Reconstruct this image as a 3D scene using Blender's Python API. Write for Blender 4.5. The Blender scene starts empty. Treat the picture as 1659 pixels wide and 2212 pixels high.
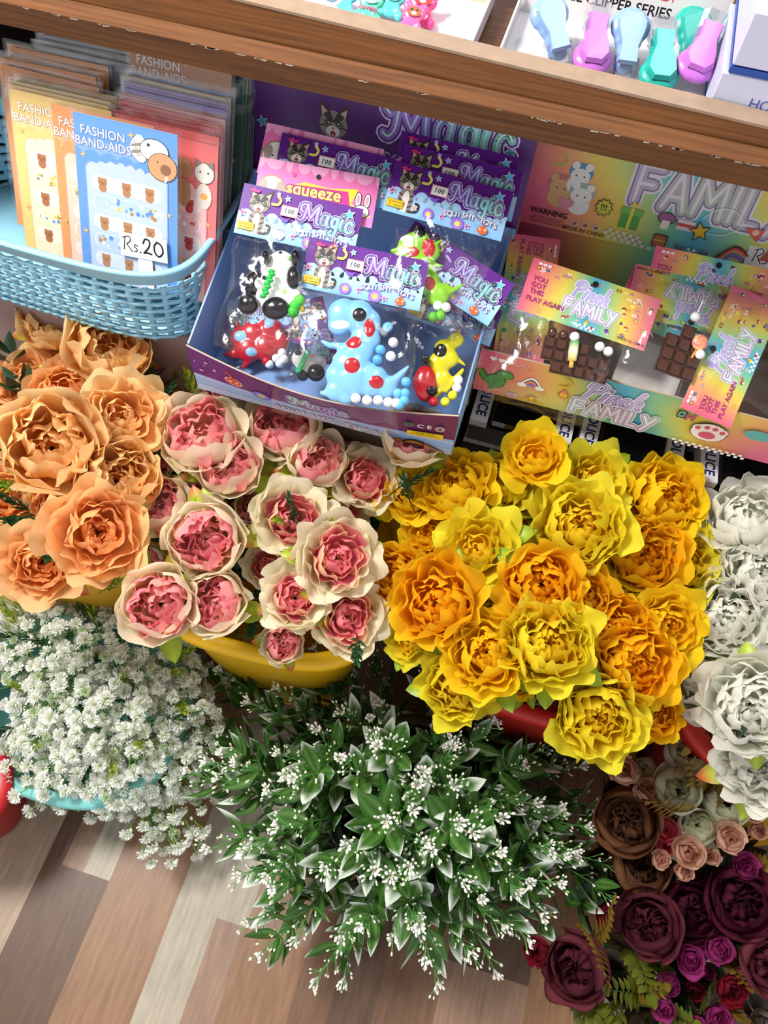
import bpy, math, random
import numpy as np
from mathutils import Vector, Matrix, Euler
PI = math.pi
S = bpy.context.scene
COL = S.collection

# ---------------------------------------------------------------- camera, world, lights
CAM = Vector((0, 0, 1.45)); PITCH, YAW, ROLL, FPX = 60.0, -12.0, 5.0, 1650.0
W, H = 1659, 2212
def _cam_axes():
    p, y, r = map(math.radians, (PITCH, YAW, ROLL))
    f = Vector((math.sin(y)*math.cos(p), math.cos(y)*math.cos(p), -math.sin(p)))
    rt = f.cross(Vector((0, 0, 1))).normalized(); up = rt.cross(f)
    c, s = math.cos(r), math.sin(r)
    return f, c*rt + s*up, c*up - s*rt
CF, CR, CU = _cam_axes()
cd = bpy.data.cameras.new('camera'); cam = bpy.data.objects.new('camera', cd); COL.objects.link(cam)
cd.sensor_fit = 'VERTICAL'; cd.sensor_height = 36; cd.lens = 36*FPX/H; cd.clip_start = .02
M3 = Matrix((CR, CU, -CF)).transposed(); cam.matrix_world = Matrix.Translation(CAM) @ M3.to_4x4()
S.camera = cam
S.view_settings.view_transform = 'Standard'; S.view_settings.look = 'None'; S.view_settings.gamma = 1
S.view_settings.use_curve_mapping = False; S.view_settings.exposure = 0.16
S.cycles.transparent_max_bounces = 24; S.cycles.max_bounces = 7; S.cycles.diffuse_bounces = 3; S.cycles.glossy_bounces = 3
S.cycles.transmission_bounces = 4; S.cycles.sample_clamp_indirect = 6; S.cycles.caustics_reflective = False; S.cycles.caustics_refractive = False
w = bpy.data.worlds.new('world'); S.world = w; w.use_nodes = True
w.node_tree.nodes['Background'].inputs[0].default_value = (.96, .97, 1, 1); w.node_tree.nodes['Background'].inputs[1].default_value = 1.0
def area(name, loc, target, sx, sy, power, col=(1, 1, 1)):
    l = bpy.data.lights.new(name, 'AREA'); l.shape = 'RECTANGLE'; l.size = sx; l.size_y = sy; l.energy = power; l.color = col
    o = bpy.data.objects.new(name, l); COL.objects.link(o); o.location = loc
    o.rotation_euler = (Vector(target)-Vector(loc)).to_track_quat('-Z', 'Y').to_euler(); return o
area('ceiling_lamp_light', (-1.15, .35, 2.45), (-.3, .45, .5), .5, .5, 60, (1, .98, .95))
area('ceiling_lamp_light', (.35, .95, 2.6), (.15, .5, .6), .25, .9, 10, (.97, .98, 1))

def P(px, py, z):                     # the point at height z that the picture shows there
    d = CF + CR*((px-W/2)/FPX) - CU*((py-H/2)/FPX)
    return CAM + d*((z-CAM.z)/d.z)
def depth(p): return (p-CAM).dot(CF)

# ---------------------------------------------------------------- colours and materials
def hx(s, k=1.0):
    s = s.lstrip('#'); v = [int(s[i:i+2], 16)/255 for i in (0, 2, 4)]
    return tuple(k*((x/12.92) if x <= .04045 else ((x+.055)/1.055)**2.4) for x in v)
def mix(a, b, t): t = min(1, max(0, t)); return tuple(x+(y-x)*t for x, y in zip(a, b))
def material(name, rough=.5, spec=.5, trans=0, noise=0, nscale=40, bump=0, bscale=60, coat=0, stretch=None, metal=0, sss=0):
    m = bpy.data.materials.new(name); m.use_nodes = True; nt = m.node_tree; N = nt.nodes; L = nt.links
    b = N['Principled BSDF']; at = N.new('ShaderNodeAttribute'); at.attribute_name = 'Col'
    b.inputs['Roughness'].default_value = rough; b.inputs['Specular IOR Level'].default_value = spec
    b.inputs['Coat Weight'].default_value = coat; b.inputs['Coat Roughness'].default_value = .12; b.inputs['Metallic'].default_value = metal
    col = at.outputs['Color']
    tc = N.new('ShaderNodeTexCoord'); vec = tc.outputs['Object']
    if stretch:
        mp = N.new('ShaderNodeMapping'); mp.inputs['Scale'].default_value = stretch; L.new(vec, mp.inputs[0]); vec = mp.outputs[0]
    if noise:
        n = N.new('ShaderNodeTexNoise'); n.inputs['Scale'].default_value = nscale; n.inputs['Detail'].default_value = 5; L.new(vec, n.inputs['Vector'])
        r = N.new('ShaderNodeMapRange'); r.inputs['From Min'].default_value = .25; r.inputs['From Max'].default_value = .75
        r.inputs['To Min'].default_value = 1-noise; r.inputs['To Max'].default_value = 1+noise; L.new(n.outputs['Fac'], r.inputs['Value'])
        mu = N.new('ShaderNodeVectorMath'); mu.operation = 'SCALE'; L.new(col, mu.inputs[0]); L.new(r.outputs[0], mu.inputs['Scale']); col = mu.outputs[0]
    L.new(col, b.inputs['Base Color'])
    if bump:
        n2 = N.new('ShaderNodeTexNoise'); n2.inputs['Scale'].default_value = bscale; n2.inputs['Detail'].default_value = 4; L.new(vec, n2.inputs['Vector'])
        bp = N.new('ShaderNodeBump'); bp.inputs['Strength'].default_value = bump; bp.inputs['Distance'].default_value = .002
        L.new(n2.outputs['Fac'], bp.inputs['Height']); L.new(bp.outputs[0], b.inputs['Normal'])
    if trans:
        t = N.new('ShaderNodeBsdfTranslucent'); L.new(col, t.inputs[0]); mx = N.new('ShaderNodeMixShader'); mx.inputs[0].default_value = trans
        L.new(b.outputs[0], mx.inputs[1]); L.new(t.outputs[0], mx.inputs[2]); L.new(mx.outputs[0], N['Material Output'].inputs[0])
    return m
def clear_film(name, rough=.06, bump=.6, bscale=55, tint=(1, 1, 1), base=.05, facing=.5):
    m = bpy.data.materials.new(name); m.use_nodes = True; nt = m.node_tree; N = nt.nodes; L = nt.links
    N.remove(N['Principled BSDF'])
    tr = N.new('ShaderNodeBsdfTransparent'); tr.inputs[0].default_value = (*tint, 1)
    gl = N.new('ShaderNodeBsdfGlossy'); gl.inputs['Roughness'].default_value = rough; gl.inputs[0].default_value = (1, 1, 1, 1)
    lw = N.new('ShaderNodeLayerWeight'); lw.inputs[0].default_value = .25
    ma = N.new('ShaderNodeMath'); ma.operation = 'MULTIPLY_ADD'; ma.inputs[1].default_value = facing; ma.inputs[2].default_value = base
    n = N.new('ShaderNodeTexNoise'); n.inputs['Scale'].default_value = bscale; n.inputs['Detail'].default_value = 2.5; n.inputs['Distortion'].default_value = 1.2
    tc = N.new('ShaderNodeTexCoord'); L.new(tc.outputs['Object'], n.inputs['Vector'])
    bp = N.new('ShaderNodeBump'); bp.inputs['Strength'].default_value = bump; bp.inputs['Distance'].default_value = .006
    L.new(n.outputs['Fac'], bp.inputs['Height']); L.new(bp.outputs[0], gl.inputs['Normal']); L.new(bp.outputs[0], lw.inputs['Normal'])
    L.new(lw.outputs['Facing'], ma.inputs[0]); mx = N.new('ShaderNodeMixShader'); L.new(ma.outputs[0], mx.inputs[0])
    L.new(tr.outputs[0], mx.inputs[1]); L.new(gl.outputs[0], mx.inputs[2]); L.new(mx.outputs[0], N['Material Output'].inputs[0])
    return m
M = dict(
    petal=material('petal_fabric', .75, .25, trans=.50, noise=.04, nscale=90, bump=.4, bscale=75),
    leaf=material('plastic_leaf', .42, .45, trans=.12, noise=.12, nscale=60),
    stem=material('plastic_stem', .5, .4),
    bud=material('white_bud', .35, .5, trans=.1),
    floret=material('white_floret', .5, .3, trans=.45),
    plastic=material('glossy_plastic', .28, .5),
    satin=material('satin_plastic', .42, .45),
    rubber=material('soft_rubber', .22, .5, coat=.3),
    paper=material('matt_paper', .7, .3, noise=.02),
    card=material('printed_card', .38, .45, noise=.02),
    carton=material('carton_board', .6, .3, noise=.05, nscale=30),
    wood=material('wood_laminate', .48, .35, noise=.42, nscale=7, bump=.08, bscale=30, stretch=(1.2, 45, 45)),
    mdf=material('raw_board_edge', .85, .15, noise=.10, nscale=60),
    floor=material('vinyl_floor', .42, .35, noise=.24, nscale=14, bump=.03, bscale=40, stretch=(9, 1, 1)),
    wall=material('painted_wall', .8, .2, noise=.03, nscale=10),
    metal=material('chrome', .2, .5, metal=1),
    glass=material('dark_window_plastic', .08, .6),
    film=clear_film('clear_film', .13, .32, 22, base=.02, facing=.26),
    sleeve=clear_film('clear_sleeve', .12, .35, 30, base=.015, facing=.16),
    cap=clear_film('clear_cap', .08, .0, 10, (.9, .92, .95), .12, .75),
)

# ---------------------------------------------------------------- mesh builder
class MB:
    def __init__(s): s.v = []; s.f = []; s.c = []; s.m = []; s.s = []; s.n = 0
    def add(s, V, F, C, mat=0, smooth=True):
        V = [tuple(p) for p in V]; o = s.n; s.v += V; s.n += len(V)
        per = not isinstance(C[0], (int, float))
        for f in F:
            s.f.append(tuple(i+o for i in f)); s.m.append(mat); s.s.append(smooth)
            s.c += [C[i] for i in f] if per else [C]*len(f)
        return s
    def merge(s, o, mtx=None, mat=None):
        k = s.n
        s.v += [tuple(mtx @ Vector(p)) for p in o.v] if mtx is not None else o.v
        s.n += o.n; s.f += [tuple(i+k for i in f) for f in o.f]; s.c += o.c; s.m += o.m if mat is None else [mat]*len(o.m); s.s += o.s
        return s
    def box(s, x0, x1, y0, y1, z0, z1, C, mtx=None, mat=0, bevel=0):
        V = [Vector((x, y, z)) for z in (z0, z1) for y in (y0, y1) for x in (x0, x1)]
        if bevel:
            V = []; F = []; b = bevel
            for ix, sx in ((x0, 1), (x1, -1)):
                for iy, sy in ((y0, 1), (y1, -1)):
                    for iz, sz in ((z0, 1), (z1, -1)):
                        V += [Vector((ix, iy+sy*b, iz+sz*b)), Vector((ix+sx*b, iy, iz+sz*b)), Vector((ix+sx*b, iy+sy*b, iz))]
            q = lambda a, b_, c, k: ((a*2+b_)*2+c)*3+k
            F = [[q(a, 0, 0, 0), q(a, 0, 1, 0), q(a, 1, 1, 0), q(a, 1, 0, 0)] for a in (0, 1)]
            F += [[q(0, a, 0, 1), q(1, a, 0, 1), q(1, a, 1, 1), q(0, a, 1, 1)] for a in (0, 1)]
            F += [[q(0, 0, a, 2), q(0, 1, a, 2), q(1, 1, a, 2), q(1, 0, a, 2)] for a in (0, 1)]
            for a in (0, 1):
                for c in (0, 1):
                    F.append([q(a, c, 0, 0), q(a, c, 1, 0), q(a, c, 1, 1), q(a, c, 0, 1)])
                    F.append([q(a, 0, c, 0), q(a, 1, c, 0), q(a, 1, c, 2), q(a, 0, c, 2)])
                    F.append([q(0, a, c, 1), q(1, a, c, 1), q(1, a, c, 2), q(0, a, c, 2)])
                    for e in (0, 1): F.append([q(a, c, e, 0), q(a, c, e, 1), q(a, c, e, 2)])
        else:
            F = [(0, 1, 3, 2), (4, 6, 7, 5), (0, 4, 5, 1), (2, 3, 7, 6), (0, 2, 6, 4), (1, 5, 7, 3)]
        if mtx is not None: V = [mtx @ p for p in V]
        return s.add(V, F, C, mat, False)
    def tube(s, pts, r, C, n=6, mat=0, cap=True, flat=1.0):
        pts = [Vector(p) for p in pts]; k = len(pts); rr = r if hasattr(r, '__len__') else [r]*k
        V = []; F = []; CC = []
        t0 = (pts[1]-pts[0]).normalized(); a = t0.orthogonal().normalized()
        for i, p in enumerate(pts):
            t = (pts[min(i+1, k-1)]-pts[max(i-1, 0)]).normalized()
            a = (a-t*a.dot(t)).normalized(); b = t.cross(a)
            for j in range(n):
                th = 2*PI*j/n; V.append(p+(a*math.cos(th)+b*math.sin(th)*flat)*rr[i])
                CC.append(C[i] if not isinstance(C[0], (int, float)) else C)
        for i in range(k-1):
            for j in range(n):
                F.append((i*n+j, i*n+(j+1) % n, (i+1)*n+(j+1) % n, (i+1)*n+j))
        if cap: F.append(tuple(range(n))[::-1]); F.append(tuple((k-1)*n+j for j in range(n)))
        return s.add(V, F, CC, mat)
    def ball(s, c, r, C, n=12, m=8, mtx=None, mat=0, fn=None):
        if not hasattr(r, '__len__'): r = (r, r, r)
        V = []; F = []; CC = []; c = Vector(c)
        for i in range(m+1):
            ph = PI*i/m
            for j in range(n):
                th = 2*PI*j/n; d = Vector((math.sin(ph)*math.cos(th), math.sin(ph)*math.sin(th), -math.cos(ph)))
                p = Vector((d.x*r[0], d.y*r[1], d.z*r[2]))
                if mtx is not None: p = mtx @ p
                V.append(c+p); CC.append(fn(d) if fn else C)
        for i in range(m):
            for j in range(n):
                F.append((i*n+j, i*n+(j+1) % n, (i+1)*n+(j+1) % n, (i+1)*n+j))
        return s.add(V, F, CC, mat)
    def lathe(s, prof, C, n=32, mtx=None, mat=0, shape=None):
        V = []; F = []; k = len(prof); CC = []
        for i, (r, z) in enumerate(prof):
            for j in range(n):
                th = 2*PI*j/n; g = shape(th) if shape else 1
                p = Vector((r*g*math.cos(th), r*g*math.sin(th), z)); V.append(mtx @ p if mtx is not None else p)
                CC.append(C[i] if not isinstance(C[0], (int, float)) else C)
        for i in range(k-1):
            for j in range(n): F.append((i*n+j, i*n+(j+1) % n, (i+1)*n+(j+1) % n, (i+1)*n+j))
        return s.add(V, F, CC, mat)
    def grid(s, nu, nv, fn, C, mat=0, smooth=True, flip=False):
        V = []; CC = []; F = []
        for j in range(nv+1):
            for i in range(nu+1):
                u, v = i/nu, j/nv; V.append(fn(u, v)); CC.append(C(u, v) if callable(C) else C)
        for j in range(nv):
            for i in range(nu):
                a = j*(nu+1)+i; F.append((a, a+1, a+nu+2, a+nu+1) if not flip else (a, a+nu+1, a+nu+2, a+1))
        return s.add(V, F, CC, mat, smooth)
    def mesh(s, name, mats):
        me = bpy.data.meshes.new(name); me.from_pydata(s.v, [], s.f)
        for m in (mats if isinstance(mats, (list, tuple)) else [mats]): me.materials.append(m)
        me.polygons.foreach_set('material_index', s.m); me.polygons.foreach_set('use_smooth', s.s)
        ca = me.color_attributes.new('Col', 'FLOAT_COLOR', 'CORNER')
        arr = np.ones((len(s.c), 4), np.float32); arr[:, :3] = np.array([c[:3] for c in s.c], np.float32)
        ca.data.foreach_set('color', arr.ravel()); me.update(); return me
    def build(s, name, mats, parent=None, loc=None):
        o = bpy.data.objects.new(name, s.mesh(name, mats)); COL.objects.link(o)
        if parent is not None: o.parent = parent
        if loc is not None: o.location = loc
        return o
def tag(o, label=None, cat=None, group=None, kind=None):
    for k, v in (('label', label), ('category', cat), ('group', group), ('kind', kind)):
        if v: o[k] = v
    return o
def thing(name, mtx=None, label=None, cat=None, group=None, kind=None):
    o = bpy.data.objects.new(name, None); COL.objects.link(o); o.empty_display_size = .01
    if mtx is not None: o.matrix_world = mtx if isinstance(mtx, Matrix) else Matrix.Translation(Vector(mtx))
    return tag(o, label, cat, group, kind)
def use(name, mesh, parent, loc=None):
    o = bpy.data.objects.new(name, mesh); COL.objects.link(o); o.parent = parent
    if loc is not None: o.location = loc
    return o
def axis_frame(pos, zaxis, spin=0, scale=1):
    q = Vector(zaxis).normalized().to_track_quat('Z', 'Y')
    return Matrix.Translation(pos) @ q.to_matrix().to_4x4() @ Matrix.Rotation(spin, 4, 'Z') @ Matrix.Scale(scale, 4)

# ---------------------------------------------------------------- setting
tones = {'lb': hx('#a08b76'), 'db': hx('#5f4838'), 'tan': hx('#8b684c'), 'gr': hx('#a69b88'), 'pk': hx('#90735e'), 'md': hx('#765843')}
fl = MB()
strips = [(-3, -.95, 'tan', 'md'), (-.95, -.74, 'db', 'lb'), (-.74, -.533, 'lb', 'lb'), (-.533, -.502, 'db', 'db'), (-.502, -.463, 'db', 'pk'), (-.463, -.415, 'db', 'gr'), (-.415, -.294, 'tan', 'tan'),
          (-.294, -.22, 'gr', 'gr'), (-.22, -.169, 'pk', 'gr'), (-.169, -.06, 'tan', 'pk'), (-.06, .0, 'md', 'md'), (.0, .07, 'db', 'db'), (.07, .163, 'md', 'tan'), (.163, .30, 'pk', 'db'), (.30, .42, 'tan', 'tan'), (.42, .6, 'db', 'gr'), (.6, 3, 'tan', 'db')]
for i, (x0, x1, a, b) in enumerate(strips):
    yj = -.014 if i < 10 else .036
    fl.add([(x0, -2, 0), (x1, -2, 0), (x1, yj, 0), (x0, yj, 0)], [(0, 1, 2, 3)], tones[a], 0, False)
    fl.add([(x0, yj, 0), (x1, yj, 0), (x1, 1.6, 0), (x0, 1.6, 0)], [(0, 1, 2, 3)], tones[b], 0, False)
tag(fl.build('floor', M['floor']), kind='structure')
b = MB().box(-3, 3, 1.5, 1.6, 0, 2.9, hx('#c9c4c8')); tag(b.build('wall_back', M['wall']), kind='structure')
b = MB().box(-3.1, -3, -2, 1.6, 0, 2.9, hx('#cfcac6')); tag(b.build('wall_left', M['wall']), kind='structure')
b = MB().box(-3.1, 3, -2, 1.6, 2.9, 3, hx('#dddddd')); tag(b.build('ceiling', M['wall']), kind='structure')

# shelf board with its raised lip
wd = hx('#7c4e2a'); wd2 = hx('#5c3a20')
sh = thing('display_shelf', (0, .70, 0), 'brown wood-grain shelf with chipped front edge running above the toy boxes', 'shelf')
MB().box(-1.5, 1.5, .021, .5, 1.012, 1.026, wd2).build('shelf_board', M['wood'], sh)
tl = Matrix.Translation((-.17, 0, 1.04)) @ Matrix.Rotation(.030, 4, 'Y') @ Matrix.Translation((.17, 0, -1.04))
MB().box(-1.5, 1.5, 0, .019, 1.012, 1.0615, wd, tl).build('front_lip', M['wood'], sh)
MB().box(-1.5, 1.5, -.0005, .0225, 1.0615, 1.064, hx('#9a8470'), tl).build('lip_edge', M['mdf'], sh)
fb = MB()
fb.grid(60, 1, lambda u, v: (-1.5+3*u, -.003-.007*v, 1.036-.012*v), mix(wd, wd2, .35))
fb.grid(60, 1, lambda u, v: (-1.5+3*u, -.010, 1.024-.023*v), wd2)  # same wood in a darker colour: shade of the less lit face painted in
fb.grid(60, 1, lambda u, v: (-1.5+3*u, -.010+.014*v, 1.001), wd2)
fb.grid(60, 1, lambda u, v: (-1.5+3*u, .004, 1.001+.031*v), wd2)
rnd = random.Random(5)
for i in range(70):
    x = rnd.uniform(-.7, .45); l = rnd.uniform(.002, .012)
    z1 = 1.0240-rnd.uniform(0, .0006); fb.add([(x, -.01025, z1-rnd.uniform(.0006, .002)), (x+l*.7, -.01025, z1-rnd.uniform(.0006, .0018)), (x+l, -.01025, z1), (x, -.01025, z1)], [(0, 1, 2, 3)], hx('#b7a48f'), 0, False)
fb.build('lower_rail', M['wood'], sh)
# counter under the boxes, with a carton carrying basket and toy box
ct = thing('display_counter', (0, .66, 0), 'dark brown counter in the shadow behind the flower tubs', 'counter')
MB().box(-1.5, 1.5, .0, .4, .47, .50, hx('#4a3326')).build('counter_top', M['wood'], ct)
MB().box(-1.5, 1.5, .03, .4, 0, .47, hx('#3a2a22')).build('front_panel', M['wood'], ct)
MB().box(-1.5, 1.5, .41, .43, .50, 1.014, hx('#6b6a80')).build('back_panel', M['wall'], ct)
MB().box(-.86, -.835, .03, .40, .50, 1.010, hx('#4a3326')).build('side_panel', M['wood'], ct)
# ---------------------------------------------------------------- tubs
def tub(name, cx, cy, rx, ry, zr, hgt, col, label, sq=3.2, rot=0, rimw=.012, taper=.72):
    t = thing(name, Matrix.Translation((cx, cy, zr-hgt)) @ Matrix.Rotation(rot, 4, 'Z'), label, 'tub')
    shp = lambda th: 1/((abs(math.cos(th))**sq+abs(math.sin(th)*rx/ry)**sq)**(1/sq))
    n = 64; b = MB()
    pr = [(rx*taper*.02, 0), (rx*taper, 0), (rx*.97, hgt-.02), (rx*.97, hgt), (rx*.94, hgt), (rx*.93, hgt-.02), (rx*taper*.97, .01), (.002, .01)]
    b.lathe(pr, col, n, shape=shp); b.build('body', M['satin'], t)
    r = MB(); q = rimw
    r.lathe([(rx*.935, hgt-.002), (rx*.94, hgt+.003), (rx*.96, hgt+.005), (rx+q*.6, hgt+.003), (rx+q, hgt-.003), (rx+q, hgt-.014), (rx+q-.003, hgt-.014), (rx*.97, hgt-.004)], col, n, shape=shp)
    r.build('rim', M['satin'], t)
    return t
YEL = hx('#e8b400'); RED = hx('#b01414')
tub('plastic_tub', -.245, .455, .165, .155, .45, .40, YEL, 'yellow plastic tub holding the pink and cream peonies', rot=.05)
tub('plastic_tub', -.625, .475, .185, .145, .42, .40, hx('#cf9a10'), 'yellow tub almost hidden under the orange peonies')
tub('plastic_tub', .165, .485, .165, .155, .45, .40, RED, 'red plastic tub beneath the yellow peonies')
tub('plastic_tub', .49, .50, .145, .16, .44, .40, hx('#c42a1c'), 'red tub under the white peonies at the right edge')
tub('plastic_tub', .56, .40, .13, .08, .38, .36, YEL, 'yellow tub in shadow between white peonies and small roses')
tub('plastic_tub', -.515, .212, .165, .145, .205, .20, hx('#79c2bd'), "pale teal tub overflowing with baby's breath", sq=2.4)
tub('plastic_tub', .04, .22, .12, .12, .22, .21, hx('#3d4a40'), 'dark tub under the spreading white-tipped greenery', sq=2.2)
tub('plastic_tub', .45, .19, .08, .07, .13, .125, hx('#2c2422'), 'dark tub holding the burgundy and magenta roses', sq=2.4)
tub('plastic_tub', -.70, .035, .135, .085, .22, .215, hx('#b3101c'), 'glossy red tub poking in at the left edge above the floor', sq=2.3, rimw=.018)

# ---------------------------------------------------------------- peonies
def petal(b, rho, az, a1, w0, ruf, curl, rnd, colf, nu=10, nv=7, cz=0., squash=.85, a0=.10, notch=.06):
    p1, p2, p3 = rnd.uniform(0, 6.3), rnd.uniform(0, 6.3), rnd.uniform(0, 6.3)
    k1, k2 = rnd.uniform(1.6, 2.8), rnd.uniform(4, 6.5); tw = rnd.uniform(-.22, .22); fold = rnd.uniform(-.10, .16)
    def f(u, v):
        uu = u*2-1
        wd = w0*(.35+.65*min(1, v*1.7)**.8)
        al = a1*(a0+(1-a0)*v*(1-.20*abs(uu)**3.2*v+notch*(math.sin(3.2*uu+p3)*.5+.55*math.sin(8*uu+p1))*v))
        th = az+uu*wd/max(.45, math.sin(min(al, 2.2)))*.8+tw*v
        d = ruf*(v**1.5)*(math.sin(k1*uu*1.6+p1)*.6+math.sin(k2*uu+p2+2*v)*.45*v)+fold*v*math.sin(v*4+p3)
        r = rho*(1+d)+curl*max(0, v-.6)**2*rho*(1+.5*math.sin(3*uu+p2))
        x = r*math.sin(al); z = (rho-r*math.cos(al)*1.0)*squash+cz+.10*rho*v*math.sin(k2*.8*uu+p2)*(1 if curl > .25 else .4)
        if curl: z -= curl*rho*max(0, v-.65)**2*(1.0+.8*math.sin(2*uu+p1))
        return (x*math.cos(th), x*math.sin(th), z)
    b.grid(nu, nv, f, lambda u, v: colf(u*2-1, v))
def peony(layers, colf, seed, R=1.0, **kw):
    rnd = random.Random(seed); out = MB(); inn = MB(); nl = len(layers)
    for li, (rho, a1, n, w0, ruf, curl, cz) in enumerate(layers):
        off = rnd.uniform(0, 6.3); tgt = out if li >= nl-2 else inn
        for i in range(n):
            jr = rho*rnd.uniform(.90, 1.10); t = rnd.uniform(-.07, .07)
            petal(tgt, jr*R, off+2*PI*i/n+rnd.uniform(-.2, .2), math.radians(a1)*rnd.uniform(.88, 1.1), w0*rnd.uniform(.85, 1.2), ruf*rnd.uniform(.7, 1.4), curl*rnd.uniform(.4, 1.5), rnd,
                  lambda u, v, l=li/(nl-1)+t: colf(l, u, v), cz=cz*R, **kw)
    return out, inn
# layers: radius, opening angle, petals, width, ruffle, curl, lift
OPEN = [(.15, 150, 3, 1.0, .22, 0, .26), (.24, 142, 4, .95, .22, 0, .20), (.34, 132, 5, .9, .2, 0, .15), (.46, 122, 6, .8, .18, .1, .09), (.58, 112, 7, .75, .16, .2, .05), (.74, 98, 7, .72, .12, .6, .02), (.90, 86, 8, .68, .10, .9, 0)]
BOWL = [(.17, 155, 4, 1.0, .30, 0, .26), (.29, 148, 5, .95, .30, 0, .19), (.42, 138, 7, .80, .28, 0, .13), (.55, 130, 8, .70, .26, .05, .08), (.66, 122, 8, .65, .20, .05, .05), (.72, 118, 5, .95, .09, .05, .02), (.84, 104, 6, .85, .10, .3, 0)]
FULL = [(.16, 155, 4, 1.0, .30, 0, .36), (.27, 148, 5, .90, .28, 0, .29), (.39, 140, 7, .78, .24, .05, .21), (.51, 130, 8, .72, .2, .1, .14), (.63, 118, 9, .70, .17, .2, .08), (.76, 106, 9, .68, .14, .35, .04), (.88, 92, 9, .66, .13, .6, 0)]
def pal_orange(l, u, v):
    a = mix(hx('#f79a44'), hx('#ffc07c'), l+.25*v); return mix(a, hx('#ffdaa0'), max(0, v-.45)*1.2*(.35+.65*l))
def pal_orange2(l, u, v): return mix(mix(hx('#f9a844'), hx('#ffc880'), l+.2*v), hx('#ffe4ae'), max(0, v-.4)*1.2)
def pal_pink(l, u, v):
    if l < .74: return mix(hx('#ffe4b8'), hx('#fda6ae'), min(1, v*1.15+.35*math.sin(l*37)))
    return mix(hx('#f9d596'), hx('#fff4d6'), v*1.3)
def pal_pink2(l, u, v):
    if l < .5: return mix(hx('#fbc4a0'), hx('#fb9ca4'), v*1.2)
    if l < .75: return mix(mix(hx('#f6dda0'), hx('#f27f96'), 1.3-abs(v-.5)*2), hx('#f6e3b8'), max(0, v-.75)*3)
    return mix(hx('#f5dd9a'), hx('#f8efd0'), v*1.3)
def pal_yellow(l, u, v): return mix(mix(hx('#fab408'), hx('#ffd010'), l*.7+.45*v), hx('#ffe428'), max(0, v-.3)*1.3*(.35+.65*l))
def pal_lemon(l, u, v): return mix(mix(hx('#f8c008'), hx('#fcdc1c'), l*.8+.3*v), hx('#f6ec40'), max(0, v-.25)*1.3*(.35+.75*l))
def pal_gold(l, u, v): return mix(mix(hx('#f9a80a'), hx('#ffc410'), l*.6+.4*v), hx('#ffd828'), max(0, v-.4)*1.3*l)
def pal_white(l, u, v): return mix(hx('#e2e8c8'), hx('#fcfbf2'), .15+v*1.1)
def kind(name, pals, shapes, seeds, sepal=hx('#a8b82a'), tip=hx('#c8442a'), **kw):
    res = []
    for i in range(seeds):
        o, n = peony(shapes[i % len(shapes)], pals[i % len(pals)], hash(name) % 97+i*7 if False else sum(map(ord, name))+i*7, **kw)
        lf = MB(); rnd = random.Random(i*3+len(name)); leaves = []
        for k in range(3):
            a = rnd.uniform(0, 6.3); L_ = rnd.uniform(.65, .95); wv = rnd.uniform(.18, .26); rise = rnd.uniform(.1, .7)
            def f(u, v, a=a, L_=L_, wv=wv, rise=rise):
                uu = u*2-1; ww = wv*math.sin(PI*min(1, .08+.92*v))**.8
                r = .45+L_*v; x = r; y = uu*ww; z = -.02+rise*v*(1.2-v)+.12*uu*uu*ww*2
                return (x*math.cos(a)-y*math.sin(a), x*math.sin(a)+y*math.cos(a), z)
            m = MB().grid(4, 7, f, lambda u, v, s=rnd.random(): mix(mix(sepal, hx('#6d8a1c'), abs(u-.5)*1.2), tip, max(0, v-.55)*2.4 if s < .6 else 0)); leaves.append(m)
        st = MB().tube([(0, 0, .03), (.03, 0, -.8), (0, .05, -1.7), (0, 0, -2.6)], [.07, .045, .04, .04], hx('#5b7a26'), 6)
        st.lathe([(.05, -.06), (.26, -.02), (.42, .10)], sepal, 10)
        res.append(([o.mesh(name+'_outer', M['petal']), n.mesh(name+'_inner', M['petal'])], [m.mesh(name+'_leaf', M['leaf']) for m in leaves], st.mesh(name+'_stem', M['stem'])))
    return res
def place_flowers(name, kinds, rows, root, labels, cat, group, base_z, dome, seed, outer='outer_petals', lean=.8, grow=1.08):
    rnd = random.Random(seed); root = Vector(root); n = 0
    cx = sum(r[0] for r in rows)/len(rows); cy = sum(r[1] for r in rows)/len(rows)
    sx = max(abs(r[0]-cx) for r in rows); sy = max(abs(r[1]-cy) for r in rows)
    for i, row in enumerate(rows):
        px, py, r = row[:3]; dz = row[3] if len(row) > 3 else 0; dz += max(0, (1130-py)/140*.075) if px > 830 else 0; lab = row[4] if len(row) > 4 else None; var = row[5] if len(row) > 5 else None
        q = ((px-cx)/sx)**2+((py-cy)/sy)**2
        z = base_z+dome*(1-.5*q)+dz; p = P(px, py, z); R = r*grow/FPX*depth(p)
        ax = (p-root).normalized()*lean+(CAM-p).normalized()*.75+Vector((rnd.uniform(-.25, .25), rnd.uniform(-.25, .25), 0))
        ax.normalize(); sc = R/.92; p = p-ax*R*.45
        ms, lv, st = kinds[(var if var is not None else rnd.randrange(len(kinds))) % len(kinds)]
        ext = [math.hypot(v.co.x, v.co.y) for v in ms[0].vertices]; ext.sort(); sc = R/ext[int(len(ext)*.93)]
        t = thing(name, axis_frame(p, ax, rnd.uniform(0, 6.3), sc), lab, cat, group)
        use(outer, ms[0], t); use('inner_petals', ms[1], t); use('stem', st, t)
        for l in lv: use('leaf', l, t)
        n += 1
    return n
KO = kind('orange_peony', [pal_orange, pal_orange2, pal_orange], [OPEN, BOWL, OPEN, FULL], 5)
KP = kind('pink_peony', [pal_pink, pal_pink2, pal_pink], [BOWL, OPEN, BOWL], 5)
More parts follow.
